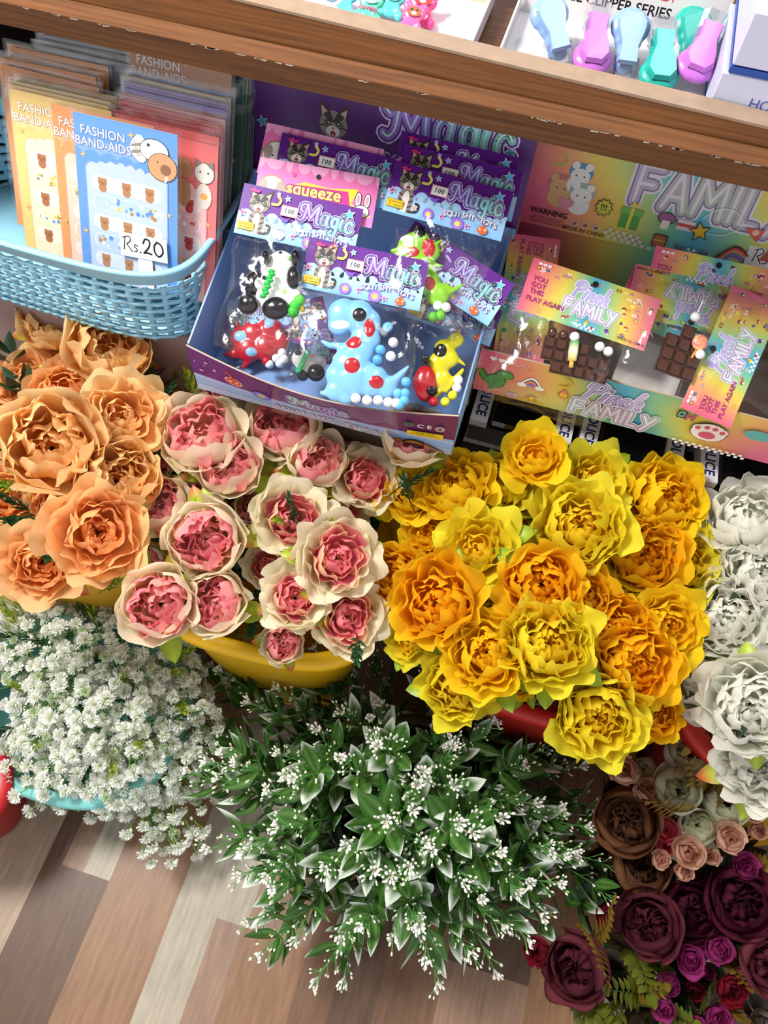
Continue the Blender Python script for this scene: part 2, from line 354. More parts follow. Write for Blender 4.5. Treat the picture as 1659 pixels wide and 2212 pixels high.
KY = kind('yellow_peony', [pal_yellow, pal_lemon, pal_gold, pal_lemon], [FULL, OPEN, FULL], 6, sepal=hx('#9ab020'), tip=hx('#7da01c'), notch=.09)
KW = kind('white_peony', [pal_white], [FULL, FULL, OPEN], 4, sepal=hx('#b4c43a'), tip=hx('#c8301c'), notch=.08)
G = 'orange peonies in the left tub'
rows = [(110, 965, 104, .04, 'largest pale orange peony, fully open, at the left edge beside the leaf sprigs', 1), (262, 900, 88, .03, 'orange peony opening sideways, just right of the largest pale one'),
 (228, 760, 84, .03, 'peach peony seen from the side below the basket, upper middle of the cluster', 1), (125, 705, 70, .0, 'topmost peach peony, closed cup, left of the grey panel under the basket', 1),
 (252, 1035, 82, .01, 'deep orange cupped peony with dark gaps, centre right of the orange cluster', 1), (212, 1150, 98, .03, 'wide orange peony nearest the pink tub, low in the orange cluster', 0),
 (90, 1215, 82, .0, "orange peony lying lowest over the white baby's breath", 2), (60, 825, 60, -.04, 'shaded orange peony above the largest one at the left edge'),
 (145, 850, 72, -.03, 'half-hidden orange peony with a red-tipped leaf, above the largest one'), (325, 740, 48, -.05, 'small shaded peach peony under the basket near the yellow rim'),
 (355, 862, 52, -.05, 'small orange peony next to the green sprig left of the toy box'), (15, 1070, 66, -.03, 'orange peony cut by the left edge below the largest one'),
 (0, 1225, 55, -.01, 'orange peony cut by the left edge beside the lowest one'), (125, 1085, 58, -.05, 'orange peony tucked beneath the largest one'),
 (12, 890, 58, -.04, 'orange peony cut by the left edge above the largest one'), (228, 1205, 48, -.04, 'small orange peony peeping out under the wide low one'),
 (245, 668, 42, -.07, 'small peach peony half behind the blue basket'), (150, 790, 58, -.05, 'peach peony squeezed between the two top ones'), (330, 965, 40, -.07, 'small orange peony in shade between the orange and pink clusters')]
place_flowers('orange_peony', KO, rows, (-.60, .47, .25), None, 'flower', G, .55, .07, 11)
rows = [(440, 948, 86, .03, 'pink peony in a full white cup, left of the toy box corner', 0), (620, 925, 80, .01, 'pink peony with cream rim right under the front of the toy box', 2),
 (688, 1003, 60, .0, 'upright pink peony between two leaves under the box lettering', 3), (495, 1012, 70, .01, 'deep pink frilled peony seen from the side, upper left of the pink tub', 0),
 (350, 992, 48, -.03, 'small pink peony tucked against the orange flowers'), (786, 1036, 68, .0, 'tall pink peony with an open dark heart beside the yellow flowers', 1),
 (350, 1100, 66, .0, 'pink peony turned left, white outer petals on its right side', 0), (447, 1165, 78, .02, 'round pink peony in a cream cup at the middle left of the tub', 2),
 (630, 1122, 80, .02, 'large pink peony crossed by a thin green sprig, centre of the tub', 1), (728, 1205, 86, .04, 'flat open salmon peony with yellowish petals, overlapping the tub centre', 4),
 (638, 1290, 68, .02, 'salmon peony with long cream petals, below the crossed one', 1), (752, 1332, 76, .01, 'salmon peony with lobed cream rim at the right front of the tub', 4),
 (345, 1305, 78, .03, "pink peony drooping over the baby's breath at the lower left", 0), (470, 1305, 66, .0, 'pink peony in white cup by the front yellow rim', 2),
 (578, 1222, 48, -.03, 'small shaded pink peony behind the large central ones'), (480, 868, 52, -.02, 'pink peony mostly hidden behind the toy box front'), (612, 1388, 44, -.04, 'dark pink peony low inside the front yellow rim'),
 (888, 948, 66, .0, 'cream peony beneath the rainbow corner of the toy box', 2), (572, 975, 42, -.04, 'small rose coloured peony in shade below the box'), (320, 1222, 46, -.05, 'cream peony in shade at the left of the tub'),
 (755, 1118, 38, -.05, 'small pink peony in shade near the yellow flowers'), (430, 1078, 40, -.05, 'deep rose peony hidden among the leaves'), (765, 948, 50, -.03, 'cream and pink peony behind, under the box lettering'), (545, 1100, 36, -.07, 'rose peony bud deep in the middle of the tub')]
place_flowers('pink_peony', KP, rows, (-.25, .45, .25), None, 'flower', 'pink and cream peonies in the yellow tub', .53, .07, 12)
rows = [(1156, 985, 68, .0, 'topmost yellow peony standing up against the black toy cars', 4), (1432, 1078, 86, .01, 'ragged yellow peony rising at the upper right of the yellow cluster', 0), (1252, 1140, 100, .03, 'largest lemon peony near the top centre of the yellow cluster', 3),
 (1030, 1186, 88, .02, 'yellow peony with a black wire arc in its heart, left of the largest', 1), (942, 1303, 92, .03, 'round yellow peony with a dark hole in its heart, lower left', 2), (1170, 1262, 86, .03, 'golden peony at the middle of the yellow cluster', 2), (1250, 1292, 66, .0, 'golden half peony attached right of the middle one'),
 (1185, 1393, 94, .03, 'lemon peony with frilled edges in the lower middle', 3), (1052, 1410, 86, .02, 'orange-hearted yellow peony at the lower left', 0), (990, 1480, 78, -.01, 'yellow peony hanging lowest at the left over the greenery', 3), (850, 1244, 70, .0, 'yellow peony at the far left touching the pink ones', 2),
 (985, 1055, 80, -.01, 'yellow peony at the upper left with a white sepal', 0), (888, 1070, 60, -.02, 'small yellow peony beside the dark green sprig', 4), (1085, 1045, 66, -.02, 'yellow peony right behind the upper left one'), (1280, 1035, 74, -.01, 'yellow peony behind the largest lemon one', 1),
 (1386, 1200, 80, .0, 'golden peony with plain petals right of the middle'), (1474, 1207, 76, .0, 'lemon peony at the right shoulder of the cluster', 3), (1540, 1218, 45, -.01, 'small yellow peony at the far right against the red leaf'), (1320, 1356, 74, .0, 'dense yellow peony between the lower middle and right edge', 2),
 (1447, 1350, 76, .0, 'golden peony with curved dark line next to the white flowers', 4), (1365, 1432, 84, .01, 'yellow peony with wire showing, lower right', 2), (1288, 1546, 94, .01, 'lowest yellow peony hanging over the shadowed roses', 3), (1411, 1536, 60, -.02, 'small yellow peony at the lower right beside the lowest one'),
 (1071, 1324, 55, -.03, 'yellow peony in the gap left of the middle one'), (1338, 1262, 62, -.03, 'golden peony in the gap right of the middle one'), (922, 1150, 60, -.02, 'yellow peony between the far left and wire-hearted ones'), (1122, 1140, 58, -.04, 'golden peony under the largest lemon one'),
 (882, 1385, 48, -.03, 'lemon petals peeping out at the lower left corner'), (1148, 1075, 50, -.03, 'yellow peony peeping between the two top ones'), (1390, 1135, 56, -.04, 'yellow peony in shade behind the right shoulder'), (1118, 1228, 52, -.04, 'deep golden peony left behind the middle one'), (1130, 1460, 46, -.05, 'yellow peony in shade above the red rim'), (1240, 1470, 55, -.05, 'yellow peony tucked above the lowest one')]
place_flowers('yellow_peony', KY, rows, (.15, .47, .25), None, 'flower', 'yellow peonies in the red tub', .53, .08, 13, grow=1.06)
rows = [(1622, 1122, 88, .075, 'uppermost white peony at the right edge beside the toy cars', 0), (1640, 1240, 74, .045, 'white peony with dark wire ring below the uppermost one', 1), (1568, 1338, 82, .01, 'white peony next to the right end of the yellow cluster', 0), (1652, 1350, 74, .02, 'white peony cut by the right edge, mid height', 2),
 (1525, 1475, 80, .0, 'white peony with a lime leaf, lowest left of the white ones', 1), (1622, 1522, 98, .03, 'largest white rosette at the right edge', 0), (1645, 1648, 86, -.02, 'lowest white peony above the small roses', 1), (1575, 1420, 52, -.04, 'small white peony in the gap behind the red leaf'), (1575, 1225, 44, -.02, 'pale peony half hidden by the yellow ones')]
place_flowers('white_peony', KW, rows, (.49, .50, .22), None, 'flower', 'white peonies at the right edge', .50, .07, 14)

# ---------------------------------------------------------------- small roses and austin roses
ROSE = [(.16, 165, 3, 1.1, .10, 0, .20), (.24, 158, 4, 1.0, .10, 0, .14), (.33, 150, 4, 1.0, .08, 0, .09), (.43, 140, 5, .95, .07, 0, .05), (.54, 128, 5, .9, .06, .05, .02), (.66, 108, 5, .9, .05, .5, 0)]
AUST = [(.12, 160, 5, .8, .45, 0, .24), (.2, 155, 7, .6, .4, 0, .20), (.29, 150, 8, .55, .4, 0, .15), (.38, 142, 9, .5, .35, 0, .10), (.60, 128, 4, 1.15, .05, 0, .04), (.70, 122, 5, 1.1, .05, .1, .02), (.80, 112, 5, 1.05, .05, .2, 0)]
BALL = [(.3, 165, 4, 1.1, .12, 0, .2), (.42, 160, 5, 1.0, .12, 0, .12), (.52, 152, 5, 1.0, .1, 0, .06), (.62, 140, 6, .95, .08, 0, .03), (.72, 120, 6, .9, .06, .1, 0)]
def edged(a, b, e): return lambda l, u, v: mix(mix(hx(a), hx(b), l), hx(e), max(0, max(v-.86, abs(u)*v-.80))*6)
def set_of(name, pal, shape, n=3, **kw): return kind(name, [pal], [shape], n, sepal=hx('#5d6a24'), tip=hx('#6a4a1c'), notch=.02, **kw)
KR = dict(peach=set_of('peach_rose', edged('#d4947c', '#f3cdb2', '#94503e'), ROSE), pink=set_of('coral_rose', edged('#e0405c', '#f07a86', '#b02a44'), ROSE),
          cream=set_of('cream_rose', edged('#c9cf96', '#e8e6cc', '#dadcc0'), BALL), brown=set_of('brown_rose', edged('#7a5440', '#9a6a48', '#4c2a1a'), AUST),
          wine=set_of('wine_rose', edged('#702c3e', '#8c4450', '#3a0e18'), AUST), plum=set_of('plum_rose', edged('#5c1c34', '#7d2a48', '#30081a'), AUST),
          magenta=set_of('magenta_rose', edged('#a01e64', '#b8428a', '#640e40'), ROSE), red=set_of('dark_red_rose', edged('#6a0c20', '#a01c34', '#4a0612'), ROSE))
small = [('peach', 1348, 1664, 34, 0, 'peach rose with brown petal edges at the tip of the greenery'), ('peach', 1395, 1710, 28, 0, 'peach rosebud just below the top peach rose'), ('peach', 1630, 1742, 37, 0, 'open peach rose at the right edge under the white peony'), ('peach', 1578, 1813, 36, 0, 'peach rose left of the fallen petal, right edge'),
 ('peach', 1488, 1842, 38, 0, 'open beige rose below the green-white roses'), ('peach', 1638, 1795, 22, -.01, 'pale peach petal bud at the right edge'), ('peach', 1429, 1858, 22, -.02, 'small beige bud right of the dark brown rose'), ('peach', 1477, 1885, 24, -.02, 'beige bud under the open beige rose'), ('peach', 1537, 1850, 23, -.02, 'peach bud in shade with dark edges'),
 ('peach', 1556, 1661, 16, -.02, 'tiny peach bud by the lime leaf'), ('pink', 1440, 1793, 29, .01, 'coral pink rosebud in the middle of the small roses'), ('pink', 1435, 1828, 24, -.01, 'light coral petal hanging below the coral rosebud'), ('red', 1374, 1628, 28, -.03, 'dark pink rose behind the top peach rose'),
 ('cream', 1481, 1642, 46, -.01, 'cream ball rose under the gold leaves, upper one'), ('cream', 1462, 1708, 54, 0, 'largest cream ball rose crossed by gold fern leaves'), ('cream', 1509, 1790, 42, -.02, 'greenish cream rose squashed in the middle'), ('cream', 1572, 1735, 50, -.01, 'cream rose left of the right edge peach rose'),
 ('cream', 1457, 1585, 25, -.03, 'small white bud right below the yellow peony'), ('cream', 1394, 1668, 30, -.03, 'dim cream rose behind the top peach rose'), ('brown', 1358, 1775, 66, 0, 'caramel brown garden rose with a crumpled heart'), ('brown', 1380, 1880, 56, -.05, 'dark brown rose in shadow below the caramel one'),
 ('wine', 1405, 2002, 66, .02, 'largest dusty wine rose at the centre of the dark bunch'), ('plum', 1490, 1965, 62, -.01, 'dark plum rose behind the largest wine one'), ('plum', 1598, 1947, 70, .01, 'purplish wine rose turned right, upper right of the dark bunch'), ('wine', 1248, 2084, 68, -.01, 'wine rose lying out over the floor, lower left of the dark bunch'),
 ('red', 1165, 2055, 34, -.03, 'dark red rose at the leftmost end under the greenery'), ('wine', 1650, 2082, 52, .01, 'rosy red garden rose cut by the right edge'), ('magenta', 1491, 2075, 35, .02, 'magenta rose with a pale rim below the largest wine one'), ('magenta', 1552, 2051, 34, .01, 'magenta rose right above its twin'),
 ('magenta', 1435, 2180, 28, 0, 'magenta bud at the bottom edge by the gold leaf'), ('magenta', 1448, 2126, 26, -.02, 'dull magenta bud hanging head down'), ('magenta', 1613, 1873, 30, -.01, 'bright magenta petals between peach and wine roses'), ('red', 1580, 2137, 36, -.01, 'crimson rose near the lower right corner'),
 ('magenta', 1612, 2110, 30, -.01, 'crimson magenta bud beside the rosy edge flower'), ('magenta', 1549, 2200, 32, -.01, 'magenta rose cut by the bottom edge'), ('magenta', 1500, 2215, 26, -.01, 'violet bud at the bottom edge'), ('red', 1188, 2095, 18, -.03, 'tiny crimson bud under the lying wine rose'),
 ('magenta', 1530, 2100, 18, -.03, 'violet petals under the twin magenta roses'), ('plum', 1650, 2010, 40, -.05, 'dark plum rose in shade at the right edge'), ('red', 1320, 1980, 32, -.07, 'dark rose hidden behind the greenery tips'), ('plum', 1330, 2120, 36, -.08, 'dark plum rose deep in the shadow of the bunch'), ('red', 1500, 2140, 26, -.06, 'dark red bud in the shadow at the bottom')]
rnd = random.Random(77)
for k, px, py, r, dz, lab in small:
    z = .33+dz+(.03 if k in ('cream', 'peach') else 0)-(.05 if py > 1900 else 0); p = P(px, py, z); R = r*1.05/FPX*depth(p)
    root = Vector((.45, .2 if py > 1850 else .3, .05))
    ax = ((p-root).normalized()*.9+(CAM-p).normalized()*.7+Vector((rnd.uniform(-.35, .35), rnd.uniform(-.35, .35), 0))).normalized()
    t = thing(k.replace('wine', 'garden').replace('plum', 'garden').replace('brown', 'garden')+'_rose' if k != 'garden' else 'garden_rose', axis_frame(p-ax*R*.5, ax, rnd.uniform(0, 6.3), R/.8), lab, 'flower', 'dark garden roses' if k in ('wine', 'plum', 'brown') else 'small fabric roses')
    ms, lv, st = KR[k][rnd.randrange(3)]
    use('outer_petals', ms[0], t); use('inner_petals', ms[1], t); use('stem', st, t)

# ---------------------------------------------------------------- white-tipped greenery
def leaf_fn(L_, wd, droop, fold, base, d, side, tw=0):
    d = Vector(d).normalized(); side = Vector(side).normalized(); n = d.cross(side).normalized()
    def f(u, v):
        uu = u*2-1; ww = wd*(math.sin(PI*(v**.85))**.85+.04*(1-v))*(1-.15*v)
        return Vector(base)+d*(L_*v)+side*(uu*ww)+n*(fold*abs(uu)*ww-droop*L_*v*v+.006*math.sin(v*7)*L_)
    return f
LG, LM, LW = hx('#315f1c'), hx('#86ac58'), hx('#e6eee2')
def leafcol(wt):
    def c(u, v):
        uu = abs(u*2-1); s = mix(LG, LM, max(0, 1-abs(uu-.40)*5)*.95*(1-v*.5)); s = mix(s, hx('#3b6a2c'), .3*v)
        e = v-(wt-.30*(uu**1.5)); return mix(s, LW, min(1, max(0, e*3.6)))
    return c
def green_sprig(seed):
    rnd = random.Random(seed); L_ = .27; st = MB(); lf = MB(); bd = MB()
    bend = rnd.uniform(-.05, .05); bx = lambda t: Vector((bend*math.sin(t*2.2), .03*t*t, L_*t))
    st.tube([bx(i/8) for i in range(9)], [.0022*(1-.5*i/8) for i in range(9)], hx('#4d8a3a'), 5)
    node = .22; ph = rnd.uniform(0, 3)
    while node < .86:
        p = bx(node)
        for s in range(3 if rnd.random() < .35 else 2):
            a = ph+s*(PI if True else 0)+rnd.uniform(-.3, .3)+(PI/2 if s == 2 else 0)
            out = Vector((math.cos(a), math.sin(a), rnd.uniform(.35, 1.0))).normalized(); side = out.cross(Vector((0, 0, 1))).normalized()
            side = (side+Vector((0, 0, rnd.uniform(-.3, .3)))).normalized()
            ln = rnd.uniform(.050, .072); lf.grid(8, 9, leaf_fn(ln, ln*rnd.uniform(.19, .26), rnd.uniform(.0, .35), rnd.uniform(.1, .4), p, out, side), leafcol(rnd.choice([.62, .7, .85, .95, 1.15, 1.25])))
        node += rnd.uniform(.09, .13); ph += PI/2+rnd.uniform(-.3, .3)
    def bud(p, d, r, col):
        d = Vector(d).normalized(); q = d.to_track_quat('Z', 'Y').to_matrix()
        bd.ball(Vector(p)+d*r*.8, (r*.72, r*.72, r*1.25), None, 6, 5, q, fn=lambda n_: mix(col, hx('#8fae6a'), max(0, -n_.z-.3)))
    for k in range(11):                       # loose panicle along the top of the stem
        t = .70+.30*k/10; p = bx(t); a = k*2.4+ph; rise = .5+t
        out = Vector((math.cos(a), math.sin(a), rise)).normalized(); l = .030*(1.25-t*.45)*rnd.uniform(.7, 1.2)
        tip = p+out*l; st.tube([p, p+out*l*.5+Vector((0, 0, .002)), tip], .0008, hx('#5f9a48'), 4, cap=False)
        g = rnd.random() < .3*(1.2-t); bud(tip, out, rnd.uniform(.0023, .0031), hx('#a9c27c') if g else hx('#f2f0e2'))
        if rnd.random() < .75:
            o2 = (out+Vector((rnd.uniform(-1, 1), rnd.uniform(-1, 1), .3))*.7).normalized(); t2 = p+out*l*.5; e = t2+o2*l*.5
            st.tube([t2, e], .0007, hx('#5f9a48'), 4, cap=False); bud(e, o2, rnd.uniform(.0021, .0029), hx('#eef0dc'))
    for k in range(7):                        # tight white head at the end
        a = k*2.39; out = Vector((math.cos(a)*.5, math.sin(a)*.5, 1)).normalized(); p = bx(1.0); l = rnd.uniform(.008, .016)
        bd.tube([p, p+out*l], [.0009, .0013], hx('#e9eadb'), 5, cap=False); bud(p+out*l, out, rnd.uniform(.0030, .0037), hx('#f6f4ea'))
    return st.mesh('sprig_stem', M['stem']), lf.mesh('sprig_leaves', M['leaf']), bd.mesh('sprig_buds', M['bud'])
GS = [green_sprig(100+i) for i in range(9)]
def where(px, py, c=(860, 1740)):
    d = ('left', 'right')[px > c[0]]; e = ('rear', 'front')[py > c[1]]
    return d, e
rnd = random.Random(31); spr = []
# tips seen along the outline of the bush, then the filling of the dome
outline = [(400, 1440), (500, 1430), (470, 1530), (430, 1610), (560, 1480), (455, 1700), (470, 1790), (505, 1850), (560, 1930), (580, 2000), (560, 2060), (655, 2070), (720, 1960), (780, 2090), (850, 2060), (920, 2100), (1025, 2110), (1060, 2030), (1105, 2020), (1100, 1900), (1225, 2110), (1180, 1990),
           (1350, 1970), (1345, 1920), (1330, 1830), (1300, 1700), (1295, 1640), (1280, 1610), (1250, 1590), (1040, 1510), (870, 1470), (830, 1420), (650, 1440), (720, 1460), (1160, 1560), (960, 1560), (1240, 1810), (1320, 1770), (1150, 1930), (600, 1840)]
for px, py in outline: spr.append((px, py, .0))
for i in range(58):
    while True:
        px, py = rnd.uniform(430, 1300), rnd.uniform(1450, 2060)
        if ((px-870)/440)**2+((py-1740)/300)**2 < 1 and min((px-a)**2+(py-b_)**2 for a, b_, _ in spr) > 45**2: break
    spr.append((px, py, 1))
core = Vector((.035, .235, .13))
words = ['white-budded', 'loose-budded', 'broad-leaved', 'dark-leaved', 'drooping']
seen = {}
for i, (px, py, _) in enumerate(spr):
    q = ((px-870)/450)**2+((py-1750)/330)**2
    z = .40-.16*min(1.25, q); tipp = P(px, py, z)
    root = core+Vector(((tipp.x-core.x)*.35, (tipp.y-core.y)*.35, 0)); d = tipp-root
    sc = min(1.15, max(.82, d.length/.27)); base = tipp-d.normalized()*.27*sc
    side, end = where(px, py)
    edge = 'at the rim of the bush' if i < len(outline) else 'inside the bush'
    near = 'by the orange-brown floor' if py > 1980 else 'by the yellow tub' if py < 1500 and px < 850 else "touching the baby's breath" if px < 520 else 'touching the dark roses' if px > 1220 else 'under the yellow peonies' if py < 1620 and px > 900 else 'amid the dense leaves'
    lab = f'{words[i % 5]} green sprig, {end} {side} {edge}, {near}'
    t = thing('white_budded_sprig', axis_frame(base, d, rnd.uniform(0, 6.3), sc), lab, 'greenery', f'white budded sprigs, {end} {side} {edge}, {near}, {words[i % 5]}')
    s = GS[i % 9]; use('stem', s[0], t); use('leaves', s[1], t); use('buds', s[2], t)

# ---------------------------------------------------------------- baby's breath
fm = MB(); rnd = random.Random(8)
for k in range(30):
    th = k*2.39996; zz = 1-(k+.5)/30*1.25; rr = math.sqrt(max(0, 1-zz*zz)); d = Vector((rr*math.cos(th), rr*math.sin(th), zz*.8+.15)).normalized()
    sd = d.orthogonal().normalized(); sd = (Matrix.Rotation(rnd.uniform(0, 6), 3, d) @ sd); L1 = rnd.uniform(.0100, .0122); ww = .0019
    b0 = d*.001; V = [b0-sd*ww*.25, b0+sd*ww*.25, d*L1*.75+sd*ww, d*L1+sd*ww*.9, d*L1*.90, d*L1-sd*ww*.9, d*L1*.75-sd*ww]
    fm.add(V, [(0, 1, 2, 6), (6, 2, 4), (2, 3, 4), (6, 4, 5)], [hx('#d6e2b8')]*2+[hx('#fbfcf8')]*5, 0, False)
fm.ball((0, 0, 0), .0024, hx('#b7c78c'), 8, 5)
FM = fm.mesh('flower_head', M['floret']); m2 = MB().merge(fm); m2.c = [mix(c, hx('#8fb54c'), .55) for c in m2.c]; FMG = m2.mesh('flower_head_green', M['floret'])
def breath_sprig(seed):
    rnd = random.Random(seed); st = MB(); fl_ = []; bd = MB(); L_ = .20
    main = [Vector((0, 0, 0)), Vector((rnd.uniform(-.01, .01), .0, L_*.35)), Vector((rnd.uniform(-.02, .02), rnd.uniform(-.02, .02), L_*.65))]
    st.tube(main, [.0016, .0014, .0012], hx('#5c8f3c'), 5)
    n = 8
    for i in range(n):
        a = i*2.4+seed; sp = rnd.uniform(.012, .048); t0 = rnd.uniform(.45, 1); p0 = main[1].lerp(main[2], t0)
        e = Vector((math.cos(a)*sp, math.sin(a)*sp, L_-rnd.uniform(0, .06)-sp*.5)); m_ = p0.lerp(e, .5)+Vector((math.cos(a)*.008, math.sin(a)*.008, -.004))
        st.tube([p0, m_, e], [.0011, .0009, .0008], hx('#7bb04c'), 4, cap=False)
        out = ((e-m_).normalized()+Vector((0, 0, .5))).normalized()
        q = axis_frame(e+out*.001, out, rnd.uniform(0, 6), rnd.uniform(.9, 1.2)*(.62 if i % 6 == 5 else 1))
        fl_.append((FMG if i % 6 == 5 else FM, q))
        if rnd.random() < .7:
            o2 = Vector((rnd.uniform(-1, 1), rnd.uniform(-1, 1), 1)).normalized(); e2 = m_+o2*rnd.uniform(.012, .022)
            st.tube([m_, e2], .0007, hx('#6ba045'), 4, cap=False); bd.ball(e2, (.0028, .0028, .0036), hx('#dfe6c8'), 7, 5)
        if rnd.random() < .6:
            dd = Vector((rnd.uniform(-1, 1), rnd.uniform(-1, 1), .6)).normalized(); st.grid(2, 5, leaf_fn(rnd.uniform(.018, .03), .0022, .2, .2, p0, dd, dd.orthogonal()), hx('#4f8436'))
    return st.mesh('breath_stem', M['stem']), fl_, bd.mesh('breath_buds', M['bud'])
BS = [breath_sprig(3+i) for i in range(8)]
rnd = random.Random(44); pts = []
tips = [(40, 1725), (95, 1740), (190, 1760), (255, 1770), (300, 1740), (350, 1720), (370, 1870), (345, 1850), (415, 1850), (430, 1760), (440, 1700), (420, 1790), (560, 1380), (470, 1450)]
for px, py in tips: pts.append((px, py, 1))
def inside(px, py): return 1262 < py < 1725-max(0, px-300)*.10 and -40 < px < 470-max(0, (1400-py))*.7 and not (px > 270 and py < 1330)
for i in range(80):
    for _ in range(400):
        px, py = rnd.uniform(-40, 470), rnd.uniform(1262, 1725)
        if inside(px, py) and min((px-a)**2+(py-b_)**2 for a, b_, _ in pts) > 33**2: break
    pts.append((px, py, 0))
core = Vector((-.48, .23, .12)); sizes = ['dense white florets', 'loose white florets', 'white florets and green ones', 'white florets and round buds']
for i, (px, py, e) in enumerate(pts):
    q = ((px-180)/330)**2+((py-1500)/260)**2; z = .35-.10*min(1.2, q)-rnd.choice((0, .01, .035))-(.04 if e else 0); tp = P(px, py, z)
    if e and px > 330 and py > 1780: z -= .03; tp = P(px, py, z)
    root = core+Vector(((tp.x-core.x)*.45, (tp.y-core.y)*.45, 0)); d = tp-root; d.z = max(d.z, .06) if e else d.z
    d.normalize(); base = tp-d*.20
    wh = 'hanging over the front rim' if e and i < 12 else 'at the rear by pink peonies' if py < 1400 and px > 200 else 'under the lowest orange peonies' if py < 1400 else 'by the front rim' if py > 1640 else 'next to the greenery' if px > 340 else 'at the left edge' if px < 60 else 'in the middle left of the mound' if px < 200 else 'in the middle right of the mound'
    lab = f"baby's breath sprig of {sizes[i % 4]}, {wh}"
    t = thing('babys_breath_sprig', axis_frame(base, d, rnd.uniform(0, 6.3)), lab, 'flower', lab.replace('sprig', 'sprigs'))
    s = BS[i % 8]; use('stem', s[0], t); 
    for mm, qq in s[1]: use('flower_head', mm, t).matrix_local = qq
    use('buds', s[2], t)
# ---------------------------------------------------------------- foliage among the flowers
def fern(seed, c1, c2, pairs=8, L_=.10, wide=.022):
    rnd = random.Random(seed); b = MB(); bend = rnd.uniform(-.3, .3)
    ax = lambda t: Vector((bend*L_*t*t, .10*L_*math.sin(t*3), L_*t)); b.tube([ax(i/6) for i in range(7)], .0009, c1, 4)
    for i in range(pairs):
        t = .22+.78*i/pairs; p = ax(t)
        for s in (-1, 1):
            d = Vector((s, 0, .65)); ln = wide*(1.15-.6*t)*rnd.uniform(.85, 1.15)
            n = 4
            b.grid(2, 6, leaf_fn(ln, ln*.30, .15, .25, p, d, Vector((.3*s, .1, -1)) if False else Vector((-.65, 0, s)) * s), lambda u, v, k=rnd.random(): mix(c1, c2, .3+.6*k*v))
    b.grid(2, 6, leaf_fn(wide*.8, wide*.3, 0, .2, ax(1), (bend, 0, 1), (1, 0, 0)), mix(c1, c2, .5)); return b.mesh('fern_leaf', M['leaf'])
def needles(seed, c1, c2):
    rnd = random.Random(seed); b = MB(); L_ = .09
    b.tube([(0, 0, 0), (.004, 0, L_*.5), (0, .006, L_)], .001, c1, 4)
    for i in range(20):
        t = .25+.75*i/20; a = i*2.4; d = Vector((math.cos(a), math.sin(a), .8+t)); b.grid(2, 5, leaf_fn(.024*(1.1-.4*t), .0026, .2, .3, (0, 0, L_*t), d, d.cross(Vector((0, 0, 1)))), lambda u, v: mix(c1, c2, v))
    return b.mesh('needle_leaves', M['leaf'])
def broad(seed, c1, c2):
    rnd = random.Random(seed); b = MB(); b.tube([(0, 0, 0), (0, .004, .05)], .001, c1, 4)
    for i in range(5):
        a = i*1.3; d = Vector((math.cos(a), math.sin(a), .7)); ln = .04*rnd.uniform(.8, 1.2)
        b.grid(5, 6, leaf_fn(ln, ln*.26, .3, .2, (0, .003, .03+.005*i), d, d.cross(Vector((0, 0, 1)))), lambda u, v: mix(c1, c2, abs(u-.5)*1.2+v*.3))
    return b.mesh('broad_leaves', M['leaf'])
FK = dict(gold=[fern(i, hx('#5e4a14'), hx('#94752a')) for i in range(3)], olive=[fern(9+i, hx('#3f4a12'), hx('#7b842a'), 6, .09, .028) for i in range(3)],
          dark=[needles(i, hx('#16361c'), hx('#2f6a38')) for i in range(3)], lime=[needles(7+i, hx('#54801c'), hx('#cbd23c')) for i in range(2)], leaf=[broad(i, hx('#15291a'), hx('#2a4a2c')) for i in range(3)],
          bronze=[broad(5+i, hx('#2a1e10'), hx('#4f3c1c')) for i in range(2)])
